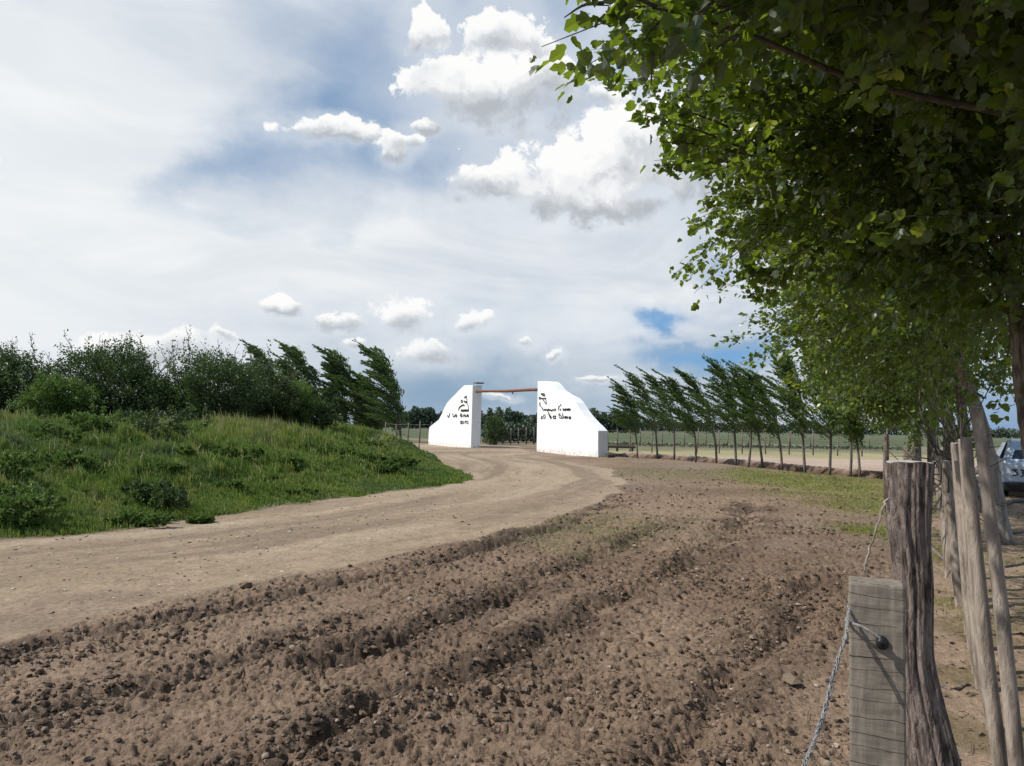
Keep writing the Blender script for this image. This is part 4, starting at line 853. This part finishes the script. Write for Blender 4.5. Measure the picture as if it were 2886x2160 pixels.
# weedy line and tree lines
def tree_line(name, P, hgt, n, leafsize, seed, label, depth=6, columns=False):
    r = np.random.default_rng(seed); P = np.asarray(P, float); t = r.random(n)*(len(P)-1); i = np.minimum(t.astype(int), len(P)-2); B = P[i]+(P[i+1]-P[i])*(t-i)[:, None]
    L = np.linalg.norm(P[-1]-P[0]); k = t/(len(P)-1)*L/hgt
    top = hgt*(.55+.45*vn(k*2.2, k*0, seed)+.35*vn(k*6, k*0, seed+2)*(1 if columns else .5)+(.5 if columns else 0)*(np.abs(((k*1.7) % 1)-.5)-.25))
    z = r.random(n)**.8*top; C = B+np.stack([r.normal(size=n)*.3, r.normal(size=n)*depth*.3, z], 1)
    cr = MB(); leaves(cr, C, np.repeat(np.array([(0, 0, 1.)]), n, 0), leafsize, r, 'diamond', np.clip(.35+.3*(vn(k*3, z, seed+5)-.5)+.4*(r.random(n)-.5), 0, 1), .6)
    return tag(cr.build(name, M['far'], fl=True), label, 'trees', kind='stuff')
def far_pt(px, Y): return pt(px, 1200, Y)*np.array((1, 1, 0))
tree_line('distant_trees', [far_pt(1000, 330), far_pt(1150, 320), far_pt(1260, 330)], 8.5, 9000, .9, 1, 'distant dark treeline between the bank and the farther gate wall')
tree_line('distant_trees', [far_pt(1300, 300), far_pt(1420, 290), far_pt(1560, 300)], 6.8, 12000, .8, 2, 'distant treeline seen through the gate opening', columns=True)
tree_line('distant_trees', [far_pt(1640, 260), far_pt(1720, 262), far_pt(1800, 268)], 7.0, 8000, .7, 3, 'distant close rows of trees right of the nearer gate wall', columns=True)
tree_line('distant_trees', [far_pt(1780, 520), far_pt(2000, 500), far_pt(2300, 520), far_pt(2560, 540)], 7.5, 14000, 1.2, 4, 'low dark wood on the horizon behind the young trees')
tree_line('distant_trees', [far_pt(2600, 420), far_pt(2760, 400), far_pt(2830, 400), far_pt(2950, 420), far_pt(3200, 450)], 4.5, 7000, 1.0, 6, 'low dark wood on the horizon beyond the parked car')
tree_line('field_weeds', [at(1365, 1250), at(1430, 1246), at(1540, 1248)], 1.6, 3500, .3, 7, 'pale reedy weeds along the fence behind the gate', 2, True)
tree_line('field_weeds', [at(1700, 1257), at(2000, 1262), at(2300, 1267), at(2560, 1270)], .26, 3200, .16, 8, 'dark weedy strip along the farthest fence in the field', 2)

# ------------------------------------------------------------------ parked car seen from behind
def car():
    p0 = pt(2826, 1400, 19.5); hd = math.atan2(1.16, 2.1)
    fw = np.array((math.sin(hd), math.cos(hd), 0)); rt = np.array((fw[1], -fw[0], 0)); wd = 1.74
    org = np.array((p0[0], p0[1], 0))+rt*wd/2; org[2] = hz(org[0], org[1])[0]
    root = empty('parked_car', org, 'silver blue hatchback seen from behind, partly hidden by the poplar trunk', 'car')
    root.rotation_euler = (0, 0, -hd)
    paint, nt, p, o = material('silver_blue_paint')
    nt.put(p.inputs['Base Color'], nt.mix(nt.rng(nt.noise(objpos(nt), 2.5, 4), .35, .7), (.50, .56, .66), (.43, .48, .57))); p.inputs['Metallic'].default_value = .0; p.inputs['Roughness'].default_value = .4
    glass, nt, p, o = material('dark_glass'); nt.put(p.inputs['Base Color'], (.02, .03, .05, 1)); p.inputs['Roughness'].default_value = .08
    red = simple('tail_lamp', (.30, .015, .01), (.22, .01, .01), 20, .25); tyre = simple('tyre_rubber', (.015, .015, .015), (.025, .025, .025), 30, .9); rim = simple('rim_metal', (.4, .41, .43), (.3, .3, .32), 9, .4, metallic=.8); white = simple('pale_panel', (.6, .63, .68), (.55, .58, .64), 4, .5)
    prof = [(0.02, .34), (.0, .55), (.02, .86), (.06, .93), (.30, 1.30), (.42, 1.42), (.9, 1.47), (1.9, 1.44), (2.45, 1.26), (2.95, .98), (3.7, .88), (4.0, .74), (4.06, .45), (4.0, .32)]
    nx = [(-1, 1.0), (-.96, 1.0), (0, 1.0), (.96, 1.0), (1, 1.0)]; V = []; 
    def tap(z): return 1-.22*max(0, min(1, (z-.9)/.55))
    for s_, ins in ((-1, 1), (-.9, 0), (.9, 0), (1, 1)):
        for y, z in prof:
            cy, cz = 2.0, .75
            yy = y if not ins else cy+(y-cy)*.985; zz = z if not ins else cz+(z-cz)*.95
            V.append((s_*wd/2*tap(z), yy, zz))
    n = len(prof); q = [(a*n+i, a*n+(i+1) % n, (a+1)*n+(i+1) % n, (a+1)*n+i) for a in range(3) for i in range(n)]
    me = bpy.data.meshes.new('body'); me.from_pydata(V, [], q+[list(range(n))[::-1], list(range(3*n, 4*n))]); me.update()
    import bmesh
    bm = bmesh.new(); bm.from_mesh(me); bmesh.ops.recalc_face_normals(bm, faces=bm.faces); bm.to_mesh(me); bm.free()
    me.materials.append(paint); body = bpy.data.objects.new('body', me); COL.objects.link(body); body.parent = root; bevel(body, .05, 3)
    def quad(nm, pts, mat, off, par=root):
        pts = np.array(pts, float); nn = unit(np.cross(pts[1]-pts[0], pts[2]-pts[0])); m_ = len(pts); Vv = np.vstack([pts+nn*off, pts-nn*.02]); me = bpy.data.meshes.new(nm)
        me.from_pydata([tuple(v) for v in Vv], [], [list(range(m_)), list(range(2*m_-1, m_-1, -1))]+[[i, i+m_, (i+1) % m_+m_, (i+1) % m_] for i in range(m_)]); me.materials.append(mat); ob = bpy.data.objects.new(nm, me); COL.objects.link(ob); ob.parent = par; bevel(ob, .008, 2); return ob
    quad('rear_window', [(-.66, .085, .965), (.66, .085, .965), (.55, .31, 1.285), (-.55, .31, 1.285)], glass, .012)
    quad('number_panel', [(-.78, .0, .40), (.78, .0, .40), (.78, .0, .78), (.70, .02, .86), (-.68, .02, .86), (-.78, .0, .78)], white, .02)
    dg = MB()
    def st(L): 
        for a_, b_ in zip(L[:-1], L[1:]): dg.tube([a_, b_], .016, 5)
    def P_(x, z): return np.array((x, -.03, z))
    x0 = -.66
    st([P_(x0+.12, .70), P_(x0, .70), P_(x0+.09, .64), P_(x0+.12, .58), P_(x0, .55)]); st([P_(x0+.17, .70), P_(x0+.28, .68), P_(x0+.2, .63), P_(x0+.29, .58), P_(x0+.18, .54)]); st([P_(x0+.33, .66), P_(x0+.38, .70), P_(x0+.38, .54), P_(x0+.44, .54)])
    dg.build('marks', M['black'], root)
    for s_ in (-1, 1):
        quad('tail_light', [(s_*.85-.05, .03, .68), (s_*.85+.05, .03, .68), (s_*.83+.05, .06, .92), (s_*.83-.05, .06, .92)], red, .02) if s_ > 0 else None
    b = MB(); b.box((0, .02, .27), (wd/2*.98, .14, .11)); o = b.build('bumper', M['black'], root); bevel(o, .04, 3)
    b = MB(); b.box((0, -.10, .30), (.5, .012, .035)); b.build('bumper_strip', white, root)
    for s_ in (-1, 1):
        b = MB(); b.box((s_*.93, 2.35, .98), (.09, .06, .07)); o = b.build('side_mirror', white, root); bevel(o, .03, 3)
        quad('side_window', [(s_*.872, .55, .96), (s_*.872, 2.35, .96), (s_*.70, 1.95, 1.36), (s_*.70, .75, 1.36)] if s_ > 0 else [(s_*.872, 2.35, .96), (s_*.872, .55, .96), (s_*.70, .75, 1.36), (s_*.70, 1.95, 1.36)], glass, .03)
        for y in (.72, 3.2):
            wroot = bpy.data.objects.new('wheel', None); COL.objects.link(wroot); wroot.parent = root; wroot.location = (s_*.80, y, .31)
            b = MB(); b.tube([(-.1, 0, 0), (-.09, 0, 0), (.09, 0, 0), (.1, 0, 0)], [.27, .31, .31, .27], 28); b.build('tyre', tyre, wroot, True)
            b = MB(); b.tube([(-.105, 0, 0), (.105, 0, 0)], .19, 20); b.build('rim', rim, wroot)
car()
# fallen wood and litter right of the fence
for i, (L, r0, lab) in enumerate([([(2618, 1540), (2650, 1572), (2690, 1602)], .03, 'grey fallen branch behind the rough trunk post'), ([(2800, 1450), (2845, 1420), (2900, 1415)], .06, 'thick fallen limb lying right of the poles'), ([(2790, 1520), (2850, 1505), (2920, 1500)], .02, 'thin fallen branch on the ground right of the poles'), ([(2615, 1905), (2680, 1945), (2740, 1935), (2795, 2000)], .012, 'thin bent root on the soil between post and poles'), ([(2830, 1600), (2900, 1590)], .02, 'short stick lying at the right edge')]):
    b = MB(); Q = curve([at(*p) for p in L], 16); Q[:, 2] = hz(Q[:, 0], Q[:, 1])+r0*.7; b.tube(Q, np.linspace(r0, r0*.6, 16), 8, rough=.15, rnd=np.random.default_rng(i)); tag(b.build('fallen_branch', M['grey_wood'], smooth=True), lab, 'branch')
def litter():
    r = np.random.default_rng(66); n = 5000; a = np.exp(r.uniform(math.log(2.2), math.log(22), n)); s = r.uniform(.15, 4.5, n); k = r.random(n) < .25+.7*vn(a*.8, s*.8, 5); a, s = a[k], s[k]; n = len(a)
    X = W[0]*a+R[0]*s; Y = W[1]*a+R[1]*s; cr = MB(); C = np.stack([X, Y, hz(X, Y)+.008], 1); D = r.normal(size=(n, 3))*np.array((1, 1, .15)); leaves(cr, C, D, .045, r, 'diamond', None, .05, .7)
    m = leaf_mat('dry_leaf', [(0, (.05, .035, .022)), (.5, (.15, .11, .07)), (1, (.30, .24, .15))], trans=.1, tcol=(.2, .15, .08)); tag(cr.build('leaf_litter', m, fl=True), 'dry leaves and twigs littering the ground around the poles', 'leaves', kind='stuff')
litter()

# ------------------------------------------------------------------ sky, sun, camera
SUN_EL, SUN_AZ = math.radians(48), math.radians(-96)       # azimuth measured from +Y towards +X
def world():
    w = bpy.data.worlds.new('World'); sc.world = w; w.use_nodes = True; nt = NT(w.node_tree); nt.N.clear()
    out = nt.new('ShaderNodeOutputWorld'); bg = nt.new('ShaderNodeBackground'); nt.L.new(bg.outputs[0], out.inputs[0])
    dv = nt.vm('NORMALIZE', nt.new('ShaderNodeTexCoord').outputs['Generated'])
    s = nt.new('ShaderNodeSeparateXYZ'); nt.L.new(dv, s.inputs[0])
    az = nt.m('ARCTAN2', s.outputs[0], s.outputs[1]); el = nt.m('ARCSINE', s.outputs[2])
    sky = nt.new('ShaderNodeTexSky', sky_type='NISHITA'); sky.sun_disc = False; sky.sun_elevation = SUN_EL; sky.sun_rotation = SUN_AZ; sky.air_density = 1.0; sky.dust_density = .6; sky.ozone_density = 1.5
    skyc = nt.mix(1.0, sky.outputs[0], (.095, .095, .095, 1), 'MULTIPLY')
    def ae(px, py):
        d = ray(px, py).normalized(); return math.atan2(d.x, d.y), math.asin(d.z)
    n1 = nt.noise(dv, 2.6, 5, .55, .4); n2 = nt.noise(nt.vm('MULTIPLY', dv, (1, 1, 2.6)), 5.0, 6, .55, .6)
    wobv = nt.vm('MULTIPLY', nt.vm('SUBTRACT', nt.noise(dv, 4.5, 5, .55, out=1), (.5, .5, .5)), (.20, .15, 0)); wobv = nt.vm('ADD', wobv, nt.vm('MULTIPLY', nt.vm('SUBTRACT', nt.noise(nt.vm('MULTIPLY', dv, (1, 1, 1.8)), 13, 6, .62, out=1), (.5, .5, .5)), (.11, .05, 0)))
    cmb = nt.new('ShaderNodeCombineXYZ'); nt.L.new(az, cmb.inputs[0]); nt.L.new(el, cmb.inputs[1])
    P = cmb.outputs[0]; Pw = nt.vm('ADD', P, wobv)
    def gauss(v, px, py, rx, ry, rot=0.0):
        a, e = ae(px, py); q = nt.vm('SUBTRACT', v, (a, e, 0))
        if rot:
            n = nt.new('ShaderNodeVectorRotate', rotation_type='Z_AXIS'); nt.L.new(q, n.inputs[0]); n.inputs['Angle'].default_value = rot; q = n.outputs[0]
        q = nt.vm('MULTIPLY', q, (F/rx, F/ry, 0)); l = nt.vm('DOT_PRODUCT', q, q)
        return nt.m('POWER', 2.71828, nt.m('MULTIPLY', l, -1.0))
    veil = nt.m('ADD', .72, nt.m('MULTIPLY', nt.m('SUBTRACT', n1, .5), .8)); veil = nt.m('ADD', veil, nt.m('MULTIPLY', nt.m('SUBTRACT', n2, .5), .6))
    for px, py, rx, ry, wt, rot in ((1010, 230, 200, 210, -.55, 0), (740, 380, 250, 90, -.46, -.4), (520, 440, 150, 60, -.30, -.5), (1250, 460, 260, 75, -.40, 0), (1640, 280, 120, 90, -.5, 0), (1400, 60, 260, 120, -.35, 0), (910, 660, 60, 70, -.28, .6), (720, 620, 110, 60, -.2, 0),
                                    (1868, 880, 60, 14, -.7, 0), (1890, 908, 56, 12, -.8, .1), (2010, 968, 150, 30, -1.6, -.12), (2110, 990, 110, 22, -1.2, -.1), (2020, 700, 70, 60, -.4, 0), (2840, 1100, 120, 130, -.9, 0), (-100, 500, 520, 700, .5, 0), (1100, 720, 500, 150, .3, 0), (1800, 750, 400, 130, .25, 0)):
        veil = nt.m('ADD', veil, nt.m('MULTIPLY', gauss(Pw, px, py, rx, ry, rot), wt))
    veil = nt.m('SUBTRACT', veil, nt.m('MULTIPLY', nt.m('ADD', nt.rng(s.outputs[1], .25, -.35), nt.rng(az, .75, 1.4)), .75)); veil = nt.rng(veil, .12, .98, 0, 1, False)  # veil thinned in the unseen sky behind and right, to deepen shade
    bright = gauss(P, -200, 480, 900, 900)
    vs = nt.noise(nt.vm('MULTIPLY', dv, (1, 1, 3.5)), 3.2, 6, .55, .8)
    vcol = nt.mix(nt.rng(vs, .32, .68), (.63, .68, .75), (.86, .885, .91)); vcol = nt.mix(nt.m('MULTIPLY', bright, .62, clamp=True), vcol, (.90, .935, .95))
    col = nt.mix(veil, nt.mix(.75, skyc, (.285, .42, .62)), vcol)
    # slate blue rain band low over the horizon
    band = nt.m('MULTIPLY', nt.rng(el, .135, .02), nt.rng(nt.noise(nt.vm('MULTIPLY', dv, (1, 1, 4)), 3.5, 5, .5, .5), .22, .55))
    low = nt.m('ADD', nt.m('MULTIPLY', gauss(Pw, 1230, 1140, 330, 95), .95), nt.m('MULTIPLY', gauss(Pw, 1650, 1130, 330, 60), .35)); low = nt.m('MINIMUM', low, 1.0)
    lowb = gauss(Pw, 2830, 1180, 200, 200)
    col = nt.mix(nt.m('MULTIPLY', band, .5), col, (.50, .57, .64)); col = nt.mix(nt.m('MULTIPLY', low, .82), col, (.21, .345, .50)); col = nt.mix(nt.m('MULTIPLY', lowb, .75), col, (.17, .32, .56))
    hb = nt.m('MAXIMUM', gauss(Pw, 2030, 972, 165, 27, -.1), gauss(Pw, 1872, 892, 52, 34)); col = nt.mix(nt.m('MULTIPLY', hb, .85), col, (.17, .39, .69))
    # cumulus
    blobs = [(1200, 85, 95, 75), (1160, 110, 40, 45), (1400, 90, 150, 66), (1490, 120, 110, 46), (1400, 262, 285, 118), (1235, 215, 120, 88), (1545, 205, 120, 78), (1700, 262, 110, 36), (920, 364, 140, 38), (990, 384, 80, 24), (1187, 362, 66, 24), (1130, 412, 56, 34), (1120, 446, 40, 36), 
             (1660, 490, 330, 120), (1370, 515, 130, 66), (1830, 400, 200, 130), (1680, 570, 320, 66), (2080, 470, 260, 160),
             (794, 876, 104, 32), (964, 908, 100, 36), (1117, 896, 92, 64), (1215, 1002, 122, 50), (1330, 908, 66, 36), (1487, 968, 46, 20), (1578, 1006, 32, 15), (1000, 972, 38, 20), (455, 985, 210, 62), (1690, 1066, 66, 12), (1400, 1120, 66, 12), (615, 948, 38, 16),
             (-900, 300, 500, 160), (-1500, 700, 500, 120), (3500, 200, 600, 200), (3900, 900, 500, 120)]
    nz = nt.noise(dv, 21, 9, .64, .3); nzb = nt.noise(dv, 60, 6, .62, .2)
    vo = nt.new('ShaderNodeTexVoronoi', feature='SMOOTH_F1'); nt.L.new(nt.vm('ADD', dv, nt.vm('MULTIPLY', nt.noise(dv, 30, 3, .5, out=1), (.02, .02, .02))), vo.inputs['Vector']); vo.inputs['Scale'].default_value = 26; vo.inputs['Smoothness'].default_value = .35
    nzs = nt.vm('MULTIPLY', nt.vm('SUBTRACT', nt.noise(dv, 14, 6, .6, out=1), (.5, .5, .5)), (.066, .046, 0)); Pc = nt.vm('ADD', P, nzs)
    best = None; sw = None; sg = None
    for px, py, rx, ry in blobs:
        a, e = ae(px, py); q = nt.vm('MULTIPLY', nt.vm('SUBTRACT', Pc, (a, e, 0)), (F/rx, F/ry, 0)); l = nt.m('SUBTRACT', 1.0, nt.vm('LENGTH', q))
        g = nt.vm('DOT_PRODUCT', q, (-.22, 1.0, 0)); w_ = nt.m('POWER', nt.m('MAXIMUM', nt.m('ADD', l, .45), .0001), 3.0); w_ = nt.m('MULTIPLY', w_, (rx*ry/8000.0)**.5)
        gw = nt.m('MULTIPLY', g, w_)
        if best is None: best, sw, sg = l, w_, gw
        else:
            n = nt.new('ShaderNodeMath', operation='SMOOTH_MAX'); nt.L.new(best, n.inputs[0]); nt.L.new(l, n.inputs[1]); n.inputs[2].default_value = .22; best = n.outputs[0]
            sw = nt.m('ADD', sw, w_); sg = nt.m('ADD', sg, gw)
    d0 = best; gq = nt.m('DIVIDE', sg, nt.m('MAXIMUM', sw, .0002))
    rough_ = nt.m('ADD', nt.m('MULTIPLY', nt.m('SUBTRACT', nz, .5), 1.7), nt.m('MULTIPLY', nt.m('SUBTRACT', nzb, .5), .7)); rough_ = nt.m('SUBTRACT', rough_, nt.m('MULTIPLY', nt.m('SUBTRACT', vo.outputs['Distance'], .4), .6))
    d = nt.m('ADD', d0, rough_); soft = nt.noise(dv, 9, 4, .5)
    lump = nt.m('ADD', nt.m('MULTIPLY', nt.m('SUBTRACT', nz, .5), 1.7), nt.m('MULTIPLY', nt.m('SUBTRACT', soft, .5), 1.6)); gq = nt.m('ADD', gq, lump)
    edge = nt.m('MULTIPLY', nt.m('SUBTRACT', .45, d), .55); gq = nt.m('ADD', gq, nt.m('MAXIMUM', edge, 0.0))
    lit = nt.rng(gq, -.50, .52)
    alpha = nt.m('DIVIDE', d, nt.m('ADD', nt.rng(el, .1, .25, .3, .16), nt.m('MULTIPLY', nt.m('SUBTRACT', 1.0, lit), .42)), clamp=True); alpha = nt.m('MULTIPLY', nt.rng(alpha, 0, 1), nt.rng(el, .06, .2, .78, 1.0))
    halo = nt.m('MULTIPLY', nt.rng(nt.m('ADD', d0, nt.m('MULTIPLY', nt.m('SUBTRACT', soft, .5), 1.2)), -.75, .25), .42); col = nt.mix(halo, col, (.80, .84, .88))
    shade = nt.ramp(lit, [(0, (.47, .50, .54)), (.38, (.66, .69, .72)), (.72, (.88, .895, .905)), (1, (1.0, 1.0, .985))])
    shade.node.color_ramp.interpolation = 'EASE'
    col = nt.mix(nt.m('MULTIPLY', alpha, .96), col, shade)
    nt.put(bg.inputs[0], col); bg.inputs[1].default_value = 1.0
    w.cycles.sampling_method = 'MANUAL'; w.cycles.sample_map_resolution = 512
world()
sl = bpy.data.lights.new('sun', 'SUN'); sl.energy = 4.4; sl.angle = math.radians(.6); sl.color = (1, .965, .91)
so = bpy.data.objects.new('sun', sl); COL.objects.link(so)
sd_ = Vector((math.sin(SUN_AZ)*math.cos(SUN_EL), math.cos(SUN_AZ)*math.cos(SUN_EL), math.sin(SUN_EL)))
so.rotation_euler = sd_.to_track_quat('Z', 'Y').to_euler(); so.location = sd_*50
cam = bpy.data.cameras.new('camera'); cam.sensor_width = 36; cam.sensor_fit = 'HORIZONTAL'; cam.lens = 36*F/2886; cam.clip_start = .05; cam.clip_end = 12000
co = bpy.data.objects.new('camera', cam); COL.objects.link(co); co.matrix_world = Matrix.Translation((0, 0, CAMH)) @ CM.to_4x4(); sc.camera = co
sc.view_settings.view_transform = 'Standard'; sc.view_settings.look = 'None'; sc.view_settings.exposure = 0.0; sc.view_settings.gamma = 1.0
sc.render.resolution_x = 1024; sc.render.resolution_y = 766
sc.cycles.max_bounces = 6; sc.cycles.transparent_max_bounces = 8; sc.cycles.use_denoising = True
